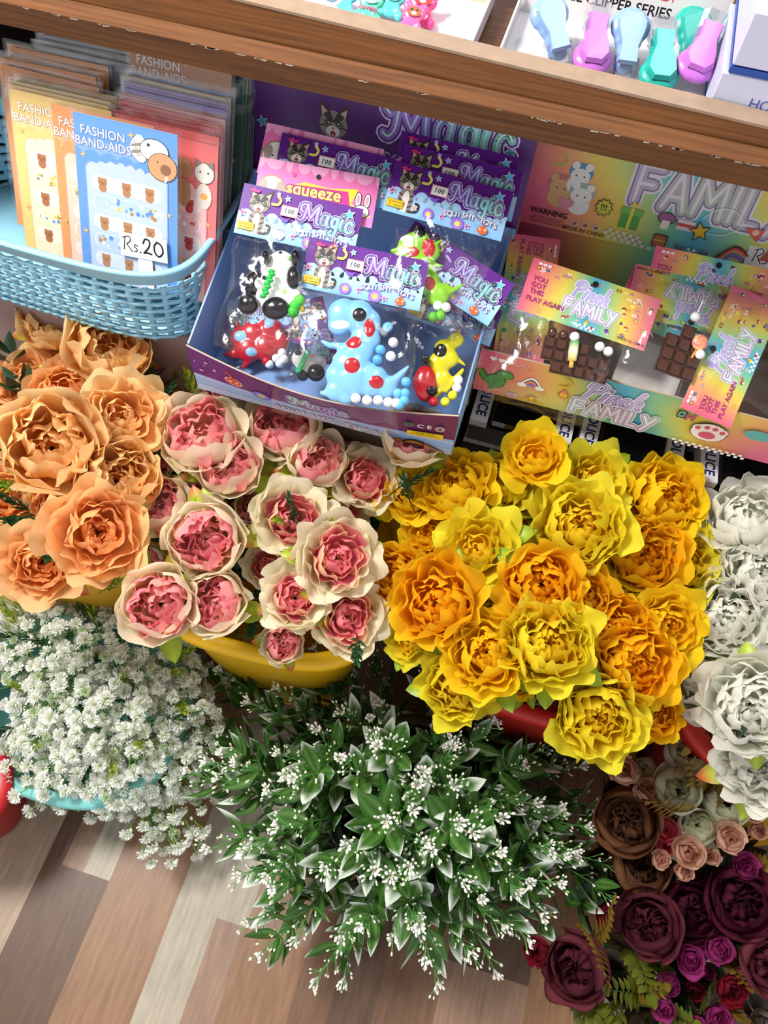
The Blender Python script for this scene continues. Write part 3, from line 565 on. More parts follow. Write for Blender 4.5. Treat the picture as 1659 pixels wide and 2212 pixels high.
items = [('gold', 1345, 1650, 0), ('gold', 1500, 1680, 1), ('gold', 1530, 1660, 1), ('gold', 1470, 1730, 1), ('gold', 1540, 1700, 1), ('gold', 1290, 2010, 0), ('gold', 1265, 2040, 0), ('olive', 1380, 2100, 0), ('olive', 1350, 2140, 0), ('olive', 1330, 2190, 0), ('olive', 1420, 2100, 0), ('olive', 1400, 2160, 0), ('gold', 1400, 2150, 0), ('olive', 1600, 2060, 0), ('olive', 1300, 2200, 0), ('gold', 1640, 2150, 0), ('gold', 1600, 2180, 0), ('gold', 1570, 2090, 0), ('olive', 1450, 2200, 0), ('olive', 1540, 2160, 0), ('gold', 1650, 1860, 0), ('bronze', 1330, 1730, -1), ('bronze', 1420, 1900, -1), ('bronze', 1520, 1900, -1), ('bronze', 1600, 1850, -1), ('bronze', 1440, 1760, -1), ('bronze', 1300, 2060, -1), ('bronze', 1560, 2010, -1), ('bronze', 1470, 2100, -1), ('bronze', 1620, 2040, -1), ('bronze', 1520, 2180, -1), ('bronze', 1380, 2200, -1), ('bronze', 1640, 2200, -1), ('bronze', 1320, 1860, -1), ('bronze', 1360, 1950, -1), ('leaf', 1570, 1650, 1), ('leaf', 1420, 1720, -1), ('leaf', 1540, 1770, -1), ('leaf', 1480, 1600, -1), ('bronze', 1440, 2040, -1), ('bronze', 1350, 2050, -1), ('olive', 1250, 2130, -1), ('leaf', 1280, 1900, -1), ('leaf', 1400, 1600, -1), ('leaf', 1340, 1620, -1), ('leaf', 1600, 1980, -1), ('bronze', 1400, 1830, -1),
         ('dark', 55, 1120, 3), ('dark', 40, 1090, 3), ('dark', 20, 1130, 3), ('lime', 20, 1050, 3), ('lime', 50, 1040, 3), ('dark', 180, 980, 3), ('leaf', 320, 800, 3), ('dark', 350, 850, 3), ('lime', 415, 840, 3), ('leaf', 20, 760, 3), ('lime', 25, 690, 3), ('leaf', 40, 830, 3), ('dark', 325, 930, 3), ('lime', 240, 1265, 3), ('lime', 225, 690, 3), ('lime', 390, 800, 3), ('dark', 300, 1010, 3), ('dark', 100, 1180, 3),
         ('dark', 480, 1100, 4), ('lime', 460, 1090, 4), ('dark', 640, 1120, 5), ('lime', 620, 1130, 5), ('dark', 540, 1130, 4), ('dark', 600, 1030, 4), ('dark', 740, 1010, 4), ('dark', 890, 1040, 5), ('dark', 880, 1060, 5), ('dark', 540, 1200, 4), ('leaf', 520, 1230, 4), ('dark', 320, 1190, 4), ('dark', 545, 1350, 4), ('lime', 530, 1290, 4), ('leaf', 430, 1060, 4), ('leaf', 660, 1080, 4), ('dark', 700, 1080, 4), ('dark', 560, 1280, 4), ('lime', 690, 1160, 5), ('dark', 770, 1170, 4), ('leaf', 560, 1160, 4), ('dark', 770, 1400, 5), ('dark', 300, 1160, 4), ('leaf', 420, 1220, 4), ('dark', 825, 1100, 4),
         ('leaf', 1080, 1240, 4), ('leaf', 1360, 1300, 4), ('leaf', 1160, 1330, 4), ('leaf', 1460, 1280, 4), ('leaf', 1580, 1290, 3), ('leaf', 1600, 1580, 3)]
_r = random.Random(2)
for _ in range(34): items.append((_r.choice(['bronze', 'leaf', 'bronze']), _r.uniform(1290, 1660), _r.uniform(1600, 2215), -1))  # extra dark leaves added so the gaps between the roses read as shade
for _ in range(30): items.append(('leaf', _r.uniform(330, 800), _r.uniform(980, 1330), 6))  # dark filler leaves standing in for shade over the tub interior
for _ in range(8): items.append(('leaf', _r.uniform(20, 330), _r.uniform(900, 1230), 6))
for _ in range(22): items.append(('lime' if _ % 3 else 'dark', _r.uniform(-10, 420), _r.uniform(1300, 1680), 7))
cn = dict(gold='gold fern sprig', olive='olive toothed fern sprig', dark='dark green needle sprig', lime='lime-tipped needle sprig', leaf='dark green leaf cluster', bronze='shaded bronze leaf cluster')
zone = lambda px, py: 'beside the caramel rose' if px > 1250 and py < 1900 and px < 1450 else 'near the cream and peach roses' if px > 1250 and py < 1900 else 'among the wine roses' if px > 1250 and py < 2080 else 'in the lower right corner' if px > 1250 else "under the baby's breath" if px < 430 and py > 1290 else 'among the orange peonies' if px < 430 and py < 1290 else 'among the pink peonies' if px < 840 else 'between the pink and yellow flowers' if px < 950 else 'among the yellow flowers'
rnd = random.Random(9)
for k, px, py, md in items:
    z = {0: .31, 1: .38, -1: .20, 3: .58, 4: .52, 5: .62, 6: .47, 7: .27}[md]; z -= .05 if (md == 0 and py > 2050) else 0
    p = P(px, py, z); root = Vector((-.48, .22, .1)) if md == 7 else Vector((.44, .2, .0)) if px > 1250 else Vector((-.6, .47, .3)) if px < 430 else Vector((-.25, .45, .2)) if px < 950 else Vector((.2, .47, .2))
    d = (p-root).normalized()+Vector((rnd.uniform(-.7, .7), rnd.uniform(-.7, .7), rnd.uniform(-.1, .5)))
    sc = rnd.uniform(.7, 1.05)*(1.2 if md == 1 else 1); m = FK[k][rnd.randrange(len(FK[k]))]
    if md in (-1, 6): sc *= 1.5
    q = axis_frame(p-d.normalized()*.05*sc, d, rnd.uniform(0, 6.3), sc)
    lab = cn[k]+' '+zone(px, py)
    o = bpy.data.objects.new('leaf_cluster' if k in ('leaf', 'bronze') else 'fern_sprig', m); COL.objects.link(o); o.matrix_world = q; tag(o, lab, 'foliage', cn[k]+'s '+zone(px, py))
# ---------------------------------------------------------------- printed artwork helpers
_tc = {}
def text_mesh(body, off=0.0, shear=0.0, space=1.0):
    k = (body, off, shear, space)
    if k not in _tc:
        c = bpy.data.curves.new('t', 'FONT'); c.body = body; c.size = 1; c.align_x = 'CENTER'; c.align_y = 'CENTER'; c.offset = off; c.shear = shear
        c.resolution_u = 3; c.space_character = space; c.fill_mode = 'FRONT' if False else 'BOTH'
        o = bpy.data.objects.new('t', c); me = bpy.data.meshes.new_from_object(o)
        _tc[k] = ([tuple(v.co[:2]) for v in me.vertices], [tuple(p.vertices) for p in me.polygons])
        bpy.data.objects.remove(o); bpy.data.curves.remove(c); bpy.data.meshes.remove(me)
    return _tc[k]
def smooth(pts, n=5):
    P_ = [np.array(p, float) for p in pts]; out = []
    for i in range(len(P_)-1):
        a, b, c, d = P_[max(i-1, 0)], P_[i], P_[i+1], P_[min(i+2, len(P_)-1)]
        for t in np.linspace(0, 1, n, endpoint=False):
            out.append(tuple(.5*(2*b+(c-a)*t+(2*a-5*b+4*c-d)*t*t+(3*b-a-3*c+d)*t**3)))
    return out+[tuple(P_[-1])]
class Art(MB):
    """flat print: shapes in the x,y plane of a card, each layer a hair above the last"""
    def __init__(s, z0=0.0, step=.00004, mat=0): super().__init__(); s.z = z0; s.step = step; s.mt = mat; s.x0 = -9; s.x1 = 9; s.y0 = -9; s.y1 = 9; s.org = (0, 0, 0, 1)
    def up(s): s.z += s.step; return s.z
    def tr(s, x, y):
        ox, oy, a, k = s.org; c, q = math.cos(a), math.sin(a); x, y = x*k, y*k
        return min(s.x1, max(s.x0, ox+x*c-y*q)), min(s.y1, max(s.y0, oy+x*q+y*c))
    def put(s, pts, faces, col):
        z = s.up(); V = [s.tr(x, y) for x, y in pts]
        s.add([(x, y, z) for x, y in V], faces, [col(x, y) for x, y in V] if callable(col) else col, s.mt, False)
    def poly(s, pts, col): s.put(pts, [tuple(range(len(pts)))], col)
    def rect(s, x0, y0, x1, y1, col, nu=1, nv=1):
        z = s.up(); g = MB(); s.grid(nu, nv, lambda u, v: (*s.tr(x0+(x1-x0)*u, y0+(y1-y0)*v), z), (lambda u, v: col(x0+(x1-x0)*u, y0+(y1-y0)*v)) if callable(col) else col, s.mt, False)
    def rrect(s, x0, y0, x1, y1, r, col):
        p = []
        for cx, cy, a0 in ((x1-r, y1-r, 0), (x0+r, y1-r, 90), (x0+r, y0+r, 180), (x1-r, y0+r, 270)):
            p += [(cx+r*math.cos(math.radians(a0+t)), cy+r*math.sin(math.radians(a0+t))) for t in (0, 22, 45, 68, 90)]
        s.poly(p, col)
    def disc(s, x, y, r, col, ry=None, n=14): ry = ry or r; s.poly([(x+r*math.cos(2*PI*i/n), y+ry*math.sin(2*PI*i/n)) for i in range(n)], col)
    def star(s, x, y, r, col, k=5, q=.45, a=.3): s.poly([(x+(r if i % 2 == 0 else r*q)*math.cos(a+PI*i/k+PI/2), y+(r if i % 2 == 0 else r*q)*math.sin(a+PI*i/k+PI/2)) for i in range(2*k)], col)
    def stroke(s, pts, w, col):
        z = s.up(); V = []; F = []; ZZ = []
        for i in range(len(pts)-1):
            (ax, ay), (bx, by) = pts[i], pts[i+1]; dx, dy = bx-ax, by-ay; l = math.hypot(dx, dy) or 1e-9; nx, ny = -dy/l*w/2, dx/l*w/2
            o = len(V); V += [(ax+nx, ay+ny), (bx+nx, by+ny), (bx-nx, by-ny), (ax-nx, ay-ny)]; F.append((o, o+3, o+2, o+1)); ZZ += [(i % 2)*.000006]*4
        for i, (x, y) in enumerate(pts):
            o = len(V); V += [(x+w/2*math.cos(PI*j/4+.3), y+w/2*math.sin(PI*j/4+.3)) for j in range(8)]; F.append(tuple(range(o, o+8))); ZZ += [.000012+(i % 2)*.000005]*8
        V = [s.tr(*p) for p in V]
        s.add([(x, y, z+q) for (x, y), q in zip(V, ZZ)], F, [col(x, y) for x, y in V] if callable(col) else col, s.mt, False)
    def strokes(s, L, w, col):
        z0 = s.z
        for j, p in enumerate(L): s.z = z0+(j % 4)*.00002; s.stroke(p, w, col)
        s.z = z0+.00009
    def text(s, body, x, y, size, col, off=.0, rot=0, shear=0, space=1, arc=0):
        V, F = text_mesh(body, off, shear, space); a = math.radians(rot); c, q = math.cos(a), math.sin(a)
        s.put([(x+size*(vx*c-(vy-arc*vx*vx)*q), y+size*(vx*q+(vy-arc*vx*vx)*c)) for vx, vy in V], F, col)
WHITE = hx('#f6f4f0'); BLACK = hx('#15131a'); PURP = hx('#5e1f86'); LBLUE = hx('#8fc3ec')
def magic_strokes():
    g = [[(-.16, .52), (-.26, .62), (-.24, .86), (-.06, .95), (.06, .86)], [(.06, .95), (.03, .6), (-.02, .2), (-.16, .02), (-.28, .08)], [(.08, .96), (.22, .5), (.36, .28)], [(.36, .28), (.52, .7), (.68, .96)], [(.68, .96), (.68, .5), (.72, .12), (.84, .02)]]
    g += [[(1.24, .56), (1.1, .64), (.97, .5), (.95, .25), (1.05, .06), (1.2, .16), (1.27, .4)], [(1.28, .62), (1.26, .3), (1.32, .06), (1.42, .06)]]
    g += [[(1.82, .52), (1.7, .62), (1.56, .5), (1.56, .25), (1.68, .12), (1.8, .22)], [(1.84, .62), (1.84, .2), (1.82, -.2), (1.68, -.36), (1.52, -.26), (1.6, -.12)]]
    g += [[(2.08, .60), (2.04, .3), (2.10, .06), (2.2, .06)], [(2.09, .84), (2.1, .86)]]
    g += [[(2.66, .48), (2.54, .62), (2.38, .5), (2.34, .26), (2.44, .05), (2.6, .05), (2.7, .16)]]
    return [smooth([(x-1.2, y-.35) for x, y in p]) for p in g]
def family_strokes():
    L = {'F': [[(0, 0), (0, 1), (.52, 1)], [(0, .52), (.40, .52)]], 'A': [[(0, 0), (.3, 1), (.6, 0)], [(.14, .34), (.46, .34)]], 'M': [[(0, 0), (.08, 1), (.38, .4), (.68, 1), (.76, 0)]], 'I': [[(0, 0), (0, 1)]], 'L': [[(0, 1), (0, 0), (.42, 0)]], 'Y': [[(0, 1), (.3, .48)], [(.6, 1), (.12, -.15)]]}
    wd = {'F': .78, 'A': .86, 'M': 1.02, 'I': .3, 'L': .66, 'Y': .6}; x = -2.05; r = []
    for ch in 'FAMILY':
        for p in L[ch]:
            q = []
            for a, b in zip(p, p[1:]): q += [(a[0]+(b[0]-a[0])*t, a[1]+(b[1]-a[1])*t) for t in (0, .5)]
            r.append([(x+u, v-.5) for u, v in q+[p[-1]]])
        x += wd[ch]
    return r
def pinch_strokes():
    g = [[(.05, 0), (.2, .6), (.3, 1.0)], [(.02, .75), (.1, 1.0), (.4, 1.12), (.7, .95), (.6, .65), (.3, .5)], [(.72, 0), (.8, .35), (.86, .55)], [(.93, .8), (.94, .82)],
         [(1.02, 0), (1.12, .5)], [(1.08, .3), (1.25, .52), (1.38, .45), (1.3, .1), (1.4, 0)], [(1.88, .45), (1.74, .54), (1.6, .35), (1.6, .08), (1.75, 0), (1.88, .12)],
         [(1.98, 0), (2.12, .6), (2.24, 1.1)], [(2.05, .3), (2.22, .52), (2.35, .45), (2.28, .1), (2.42, .02)]]
    return [smooth([(x-1.2+.12*y, y-.5) for x, y in p], 4) for p in g]
MS, FS, PS = magic_strokes(), family_strokes(), pinch_strokes()
def sc_(L, x, y, k, rot=0, wave=0):
    a = math.radians(rot); c, q = math.cos(a), math.sin(a)
    return [[(x+k*(u*c-v*q), y+k*(u*q+v*c)) for u, v in p] for p in L]
def logo_magic(a, x, y, k, rot=0):
    L = sc_(MS, x, y, k, rot); a.strokes(L, k*.36, hx('#d9c9ee')); a.strokes(L, k*.28, hx('#5b2a86'))
    a.strokes(L, k*.19, lambda X, Y: mix(hx('#7ecfc0'), hx('#9a6bd0'), .5+.5*math.sin(X*1.6/k+1))); a.strokes(L, k*.05, lambda X, Y: mix(hx('#d7efb4'), hx('#b7d6f4'), .5+.5*math.sin(X*1.2/k)))
def logo_pinch(a, x, y, k, rot=0, small=False):
    bl = lambda X, Y: mix(hx('#8a72b8'), hx('#b9aee0'), .5+.5*math.sin((X+Y)*1.2/k)); dx, dy = math.cos(math.radians(rot)), math.sin(math.radians(rot))
    L = sc_(PS, x-dy*k*.62-dx*k*.25, y+dx*k*.62-dy*k*.25, k*1.02, rot); a.strokes(L, k*.32, hx('#e9e4f4')); a.strokes(L, k*.19, bl); a.strokes(L, k*.04, hx('#ded8f4'))
    L = sc_(FS, x+dy*k*.55, y-dx*k*.55, k*.86, rot); a.strokes(L, k*.42, hx('#f0e9f2')); a.strokes(L, k*.31, hx('#84709c')); a.strokes(L, k*.24, lambda X, Y: mix(hx('#c9b3d8'), hx('#b9cfc4'), .5+.5*math.sin((X*1.3+Y*2)*1.1/k))); a.strokes(L, k*.07, hx('#f0e8f0'))
def kitten(a, x, y, k):
    o = a.org; a.org = (*a.tr(x, y), o[2], k*o[3]); D, Lg, W_ = hx('#3a322e'), hx('#8d8078'), hx('#e9e2da')
    a.poly([(-.24, -.95), (-.3, -.4), (-.16, 0), (.16, 0), (.3, -.4), (.26, -.95)], Lg); a.poly([(-.1, -.95), (-.14, -.35), (0, -.1), (.14, -.35), (.1, -.95)], W_)
    for q in (-.75, -.55, -.35): a.stroke([(.14, q), (.27, q+.06)], .05, D); a.stroke([(-.14, q), (-.27, q+.06)], .05, D)
    a.stroke(smooth([(.2, -.9), (.5, -.85), (.55, -.6), (.42, -.55)]), .09, D)
    for s in (-1, 1): a.poly([(s*.36, .25), (s*.44, .78), (s*.08, .52)], D); a.poly([(s*.33, .36), (s*.37, .64), (s*.16, .5)], hx('#c9a79a'))
    a.disc(0, .2, .4, Lg, .36, 20); a.poly([(-.3, .42), (-.12, .56), (0, .3), (.12, .56), (.3, .42), (.12, .25), (-.12, .25)], D)
    for s in (-1, 1): a.stroke([(s*.25, .15), (s*.39, .12)], .04, D); a.disc(s*.17, .2, .10, hx('#14120f')); a.disc(s*.17, .2, .07, hx('#6f8a5a')); a.disc(s*.17, .2, .04, BLACK); a.disc(s*.14, .24, .022, WHITE)
    a.disc(0, .02, .2, W_, .15); a.disc(0, .10, .045, hx('#b86a66'), .03); a.disc(0, -.05, .08, hx('#7a2a2e'), .085); a.disc(0, -.08, .05, hx('#e07a80'), .04)
    a.org = o
def moon(a, x, y, r, col): a.stroke(smooth([(x+r*.3, y+r), (x+r, y+.2*r), (x+.6*r, y-r*.7), (x-.5*r, y-r*.8)]), r*.5, col)
def sticker100(a, x, y, k=.0105):
    a.rect(x-k, y-k*.62, x+k, y+k*.62, hx('#d88a98')); a.rect(x-k*.9, y-k*.52, x+k*.9, y+k*.52, WHITE)
    a.stroke([(x-k*.5, y-k*.25), (x-k*.42, y+k*.3)], k*.1, BLACK)
    for q in (-.05, .35): a.stroke(smooth([(x+k*(q-.12), y), (x+k*q, y+k*.24), (x+k*(q+.16), y+k*.05), (x+k*q, y-k*.22), (x+k*(q-.12), y)], 3), k*.09, BLACK)
def magic_art(a, w, h, seed=0, tag100=True, dim=False):
    a.x0, a.x1, a.y0, a.y1 = -w/2, w/2, -h/2, h/2
    a.rect(-w/2, -h/2, w/2, h/2, PURP)
    clouds = hx('#a9d2f2')
    for i in range(15): a.disc(-w/2+w*i/14, -h*.15+h*.06*math.sin(i*1.9)-abs(i-5)*.0003, h*.13, clouds); a.z -= a.step*(i < 14)
    a.rect(-w/2, -h/2, w/2, -h*.16, lambda x, y: mix(hx('#7fb4e4'), clouds, (y+h/2)/(h*.34)), 1, 3)
    kitten(a, -w*.34, h*.06, h*.52)
    a.rect(-w*.485, -h*.40, -w*.345, -h*.24, hx('#b89a18')); a.rect(-w*.48, -h*.38, -w*.35, -h*.26, hx('#f2d21c')); a.text('WARNING', -w*.405, -h*.30, h*.07, hx('#7a3a10'), .01)
    a.poly([(-w*.47, -h*.37), (-w*.455, -h*.28), (-w*.44, -h*.37)], hx('#e08a10')); a.rect(-w*.43, -h*.365, -w*.355, -h*.345, hx('#8a6a10'))
    moon(a, -w*.215, h*.28, h*.10, hx('#f2df6a'))
    for x, y, r, c in ((-.46, -.08, .06, '#d0408c'), (.15, .30, .06, '#d0408c'), (.40, .32, .10, '#5fc0e4'), (-.12, .36, .05, '#6ab4e8'), (-.20, .42, .03, '#6ab4e8'), (-.25, -.32, .05, '#f09a50'), (-.02, -.34, .05, '#c03a8c'), (.20, -.40, .05, '#c03a8c')):
        a.star(w*x, h*y, h*(r+.025), hx('#e9d8f4')); a.star(w*x, h*y, h*r, hx(c)); a.z -= 2*a.step
    a.z += 3*a.step
    a.poly([(-w*.44, h*.40), (-w*.42, h*.36), (-w*.36, h*.36), (-w*.35, h*.42), (-w*.38, h*.40), (-w*.40, h*.44)], hx('#d0307c'))
    a.poly([(-w*.16, -h*.02), (-w*.13, -h*.10), (-w*.09, -h*.10), (-w*.07, 0), (-w*.1, -h*.04), (-w*.125, -h*.03)], hx('#7a52c0'))
    for x, y, r in ((-.13, -.36, .11), (.12, -.40, .13)):
        for k, c in ((1, '#8a6ad0'), (.75, '#c070c4'), (.5, '#6aa8e0'), (.38, '#f4e050')): a.disc(w*x, h*y, h*r*k, hx(c))
    a.z -= 4*a.step
    logo_magic(a, w*.22, h*.10, h*.36, -3)
    for i, ch in enumerate('SQUISHY TOYS'):
        u = (i-5.5)/5.5; a.text(ch, w*(.21+.21*u), h*(-.24+.035-.06*abs(u)**1.5), h*.15, hx('#7a5ab4'), .05, -u*6); a.text(ch, w*(.21+.21*u), h*(-.24+.035-.06*abs(u)**1.5), h*.15, WHITE, .012, -u*6); a.z -= 2*a.step
    a.z += 2*a.step
    a.disc(w*.33, -h*.40, h*.10, hx('#e8602a'), h*.08); a.stroke([(w*.33, -h*.32), (w*.335, -h*.25)], h*.02, hx('#b8401c'))
    for s in (-1, 1): a.poly([(w*(.33+s*.01), -h*.39), (w*(.33+s*.028), -h*.36), (w*(.33+s*.026), -h*.41)], WHITE)
    if tag100: sticker100(a, -w*.085+(w*.0 if seed == 0 else .0), h*.12, h*.17)
def rainbow(t):
    st = [(0, '#d8587c'), (.14, '#e8906a'), (.28, '#d9c84e'), (.42, '#79bf8e'), (.52, '#4aa6cf'), (.64, '#8cc48c'), (.76, '#dccb50'), (.88, '#e59a6c'), (1, '#d8668a')]
    t = min(.999, max(0, t))
    for (a, ca), (b, cb) in zip(st, st[1:]):
        if a <= t <= b: return mix(hx(ca), hx(cb), (t-a)/(b-a))
    return hx(st[-1][1])
IC = ['#c8306a', '#e8a030', '#3a9a50', '#6a4ab0', '#d04040', '#3a80c0', '#f0e060', '#8a4a20', '#f2a0b8']
def icons(a, w, h, rnd, n, k=.0032, avoid=lambda x, y: False):
    zz = a.z
    for i in range(n):
        a.z = zz
        for _ in range(30):
            x, y = rnd.uniform(-w*.46, w*.46), rnd.uniform(-h*.42, h*.42)
            if not avoid(x, y): break
        else: continue
        c = hx(rnd.choice(IC)); c2 = hx(rnd.choice(IC)); j = rnd.randrange(8); q = k*rnd.uniform(.7, 1.2)
        if j == 0: a.star(x, y, q*1.25, BLACK); a.star(x, y, q, hx('#f0b840'))
        elif j == 1:
            for t, cc in ((1.2, '#d84a5a'), (.9, '#f0c050'), (.6, '#5a70c8')): a.stroke(smooth([(x-q*t, y-q*.4), (x, y+q*t*.7), (x+q*t, y-q*.4)], 3), q*.3, hx(cc))
        elif j == 2: a.disc(x, y, q*.8, BLACK, n=8); a.disc(x, y, q*.62, c, n=8); a.rect(x-q*.15, y+q*.5, x+q*.15, y+q*1.1, hx('#3a7a3a'))
        elif j == 3: a.disc(x, y+q*.3, q*.9, BLACK, q*.6, 10); a.disc(x, y+q*.3, q*.72, c, q*.45, 10); a.rect(x-q*.3, y-q*.6, x+q*.3, y+q*.1, WHITE)
        elif j == 4: a.disc(x-q*.35, y, q*.5, c, n=8); a.disc(x+q*.35, y, q*.5, c, n=8); a.poly([(x-q*.8, y-q*.1), (x+q*.8, y-q*.1), (x, y-q)], c)
        elif j == 5: a.rrect(x-q, y-q*.6, x+q, y+q*.6, q*.2, BLACK); a.rrect(x-q*.8, y-q*.42, x+q*.8, y+q*.42, q*.15, c2); a.rect(x-q*.8, y-q*.05, x+q*.8, y+q*.05, BLACK)
        elif j == 6:
            for u in range(4):
                for v in range(2):
                    if (u+v) % 2: a.rect(x+(u-2)*q*.45, y+(v-1)*q*.45, x+(u-1)*q*.45, y+v*q*.45, WHITE); a.z -= a.step
        else: a.disc(x, y, q*.7, c2, q*.7, 8); a.stroke([(x-q*1.2, y-q*.3), (x+q*1.2, y+q*.3)], q*.2, hx('#f0e6c8'))
def pinch_art(a, w, h, seed, hole=True):
    a.x0, a.x1, a.y0, a.y1 = -w/2, w/2, -h/2, h/2; rnd = random.Random(seed)
    a.rect(-w/2, -h/2, w/2, h/2, lambda x, y: rainbow(.5+x/w*1.0+y/h*.10*math.sin(x*40)), 24, 3)
    icons(a, w, h, rnd, 46, .0030, lambda x, y: -.26*w < x < .22*w and -.30*h < y < .34*h or (x < -.2*w and -.35*h < y < .25*h))
    a.z = a.z+6*a.step
    for i in range(9):
        for j in range(2):
            if (i+j) % 2: a.rect(-w*.06+i*.0028, -h*.48+j*.0028, -w*.06+i*.0028+.0028, -h*.48+j*.0028+.0028, WHITE); a.z -= a.step*(1 if (i+j) % 2 else 0)
    logo_pinch(a, w*.02, h*.02, h*.27)
    for i, (t, y) in enumerate((('YOU', .14), ('GOT', .02), ('THIS', -.10), ('PLAY AGAIN', -.24))): a.text(t, -w*.40+(w*.085 if i == 3 else 0), h*y, h*.13, hx('#a8307c'), .02)
    for i in range(3): a.disc(-w*.44+i*.0055, h*.42, .0017, hx('#f6dfe6'), n=8); a.disc(-w*.44+i*.0055+.0017, h*.42, .0017, hx('#f6dfe6'), n=8)
    a.text('MADE IN CHINA', w*.38, -h*.42, h*.07, BLACK, .0)
    if hole: a.disc(0, h*.38, h*.055, BLACK, n=16)

# ---------------------------------------------------------------- frames for cards, bags and toys
VIEW = Matrix((CR, CU, -CF)).transposed()       # lying back at 30 degrees like the packets in the boxes
def lie(px, py, z, rot=-13, tilt=0, yaw=0):
    return Matrix.Translation(P(px, py, z)) @ VIEW.to_4x4() @ Matrix.Rotation(math.radians(rot), 4, 'Z') @ Matrix.Rotation(math.radians(tilt), 4, 'X') @ Matrix.Rotation(math.radians(yaw), 4, 'Y')
def card_mesh(w, h, art, name='header_card', edge=hx('#e4e0e8'), t=.0006, ink=None):
    b = MB(); b.box(-w/2, w/2, -h/2, h/2, -t, 0, edge); a = Art(.0001); art(a); b.merge(a); return b.mesh(name, M['card'])
def bag_mesh(w, h, thick, seed, name='clear_bag', nu=26, nv=26):
    rnd = random.Random(seed); f = [(rnd.uniform(60, 160), rnd.uniform(60, 160), rnd.uniform(0, 6), rnd.uniform(.0006, .0018)) for _ in range(7)]
    b = MB()
    def top(u, v):
        x, y = (u-.5)*w, (v-.5)*h; e = max(0, (1-(2*u-1)**4)*(1-(2*v-1)**4))
        z = thick*e**.5+sum(q*abs(math.sin(a_*x+b_*y+c)) for a_, b_, c, q in f)*(.4+.6*e)
        wob = .003*math.sin(9*v+seed)*(1 if abs(u-.5) > .4 else 0)
        return (x+wob, y+.0025*math.sin(11*u+seed), z)
    b.grid(nu, nv, top, WHITE); b.grid(6, 6, lambda u, v: (((u-.5)*w), (v-.5)*h, -.002), WHITE)
    return b.mesh(name, M['film'])
def organic(name, balls, voxel, col, mat, smooth_it=6, tubes=()):
    b = MB()
    for c, r in balls: b.ball(c, r, col, 14, 9)
    for pts, r in tubes: b.tube(pts, r, col, 10); b.ball(pts[-1], r[-1] if hasattr(r, '__len__') else r, col, 10, 6)
    me = b.mesh(name, mat); o = bpy.data.objects.new(name, me); COL.objects.link(o)
    m = o.modifiers.new('r', 'REMESH'); m.mode = 'VOXEL'; m.voxel_size = voxel; m.use_smooth_shade = True
    s_ = o.modifiers.new('s', 'SMOOTH'); s_.iterations = smooth_it; s_.factor = .5
    dg = bpy.context.evaluated_depsgraph_get(); me2 = bpy.data.meshes.new_from_object(o.evaluated_get(dg)); me2.name = name
    bpy.data.objects.remove(o)
    for c in list(me2.color_attributes): me2.color_attributes.remove(c)
    ca = me2.color_attributes.new('Col', 'FLOAT_COLOR', 'CORNER'); arr = np.ones((len(me2.loops), 4), np.float32); arr[:, :3] = col[:3]; ca.data.foreach_set('color', arr.ravel())
    if not me2.materials: me2.materials.append(mat)
    return me2
def disc3(c, r, h, col, n=20, m=None):
    b = MB(); b.ball(c, (r, r, h), col, n, 8, m); return b
# ---------------------------------------------------------------- pale blue basket with sticking-plaster packets
BK = hx('#92c8de')
bt = thing('woven_plastic_basket', Matrix.Translation((-.615, .715, .665)) @ Matrix.Rotation(-.05, 4, 'Z'), 'pale blue woven plastic basket packed with sleeved cards, under the shelf', 'basket')
bshape = lambda th, sq=4.2, rx=.222, ry=.122: 1/((abs(math.cos(th))**sq+abs(math.sin(th)*rx/ry)**sq)**(1/sq))
def bw(th, h):      # h 0..1 up the wall
    k = (.205+.020*h**.8)*bshape(th); return Vector((k*math.cos(th), k*math.sin(th), .128*h))
NB = 120; thb = [2*PI*i/NB for i in range(NB)]
lat = MB()
for i, h in enumerate((.05, .155, .26, .365, .47, .575, .68, .775)):
    lat.tube([bw(t, h)+Vector((math.cos(t), math.sin(t), 0))*(.0011*(1 if (j+i) % 2 else -1)) for j, t in enumerate(thb)]+[bw(0, h)], .0053, BK, 6, flat=.5)
arc = [0]
for j in range(NB): arc.append(arc[-1]+(bw(thb[(j+1) % NB], .3)-bw(thb[j], .3)).length)
nr = 56
for k in range(nr):
    s_ = arc[-1]*k/nr; j = max(i for i in range(NB) if arc[i] <= s_); t = thb[j]+2*PI/NB*(s_-arc[j])/(arc[j+1]-arc[j])
    lat.tube([bw(t, q) for q in (0, .2, .4, .6, .82)], .0042, BK, 6, flat=.5)
lat.build('woven_wall', M['satin'], bt)
rm = MB()
prof = [(.85, 0), (.87, .0022), (.95, .003), (1.0, .007), (1.03, .008), (1.045, .004), (1.03, -.0015), (.95, -.002), (.85, -.001)]
def slot(t):        # two grip holes in the ends
    return min(abs(t), abs(2*PI-t)) < .30 or abs(t-PI) < .30
V = []; F = []
for t in thb:
    n_ = Vector((math.cos(t), math.sin(t), 0))
    for h, o in prof: V.append(bw(t, h)+n_*o)
k = len(prof)
for j in range(NB):
    for i in range(k):
        i2 = (i+1) % k
        if slot(thb[j]) and slot(thb[(j+1) % NB]) and False: continue
        F.append((j*k+i, ((j+1) % NB)*k+i, ((j+1) % NB)*k+i2, j*k+i2))
rm.add(V, F, BK); rm.build('rim_band', M['satin'], bt)
bb = MB(); bb.lathe([(.002, 0), (.203, 0), (.2065, .006), (.203, .009), (.002, .004)], BK, NB, shape=bshape); bb.build('base', M['satin'], bt)

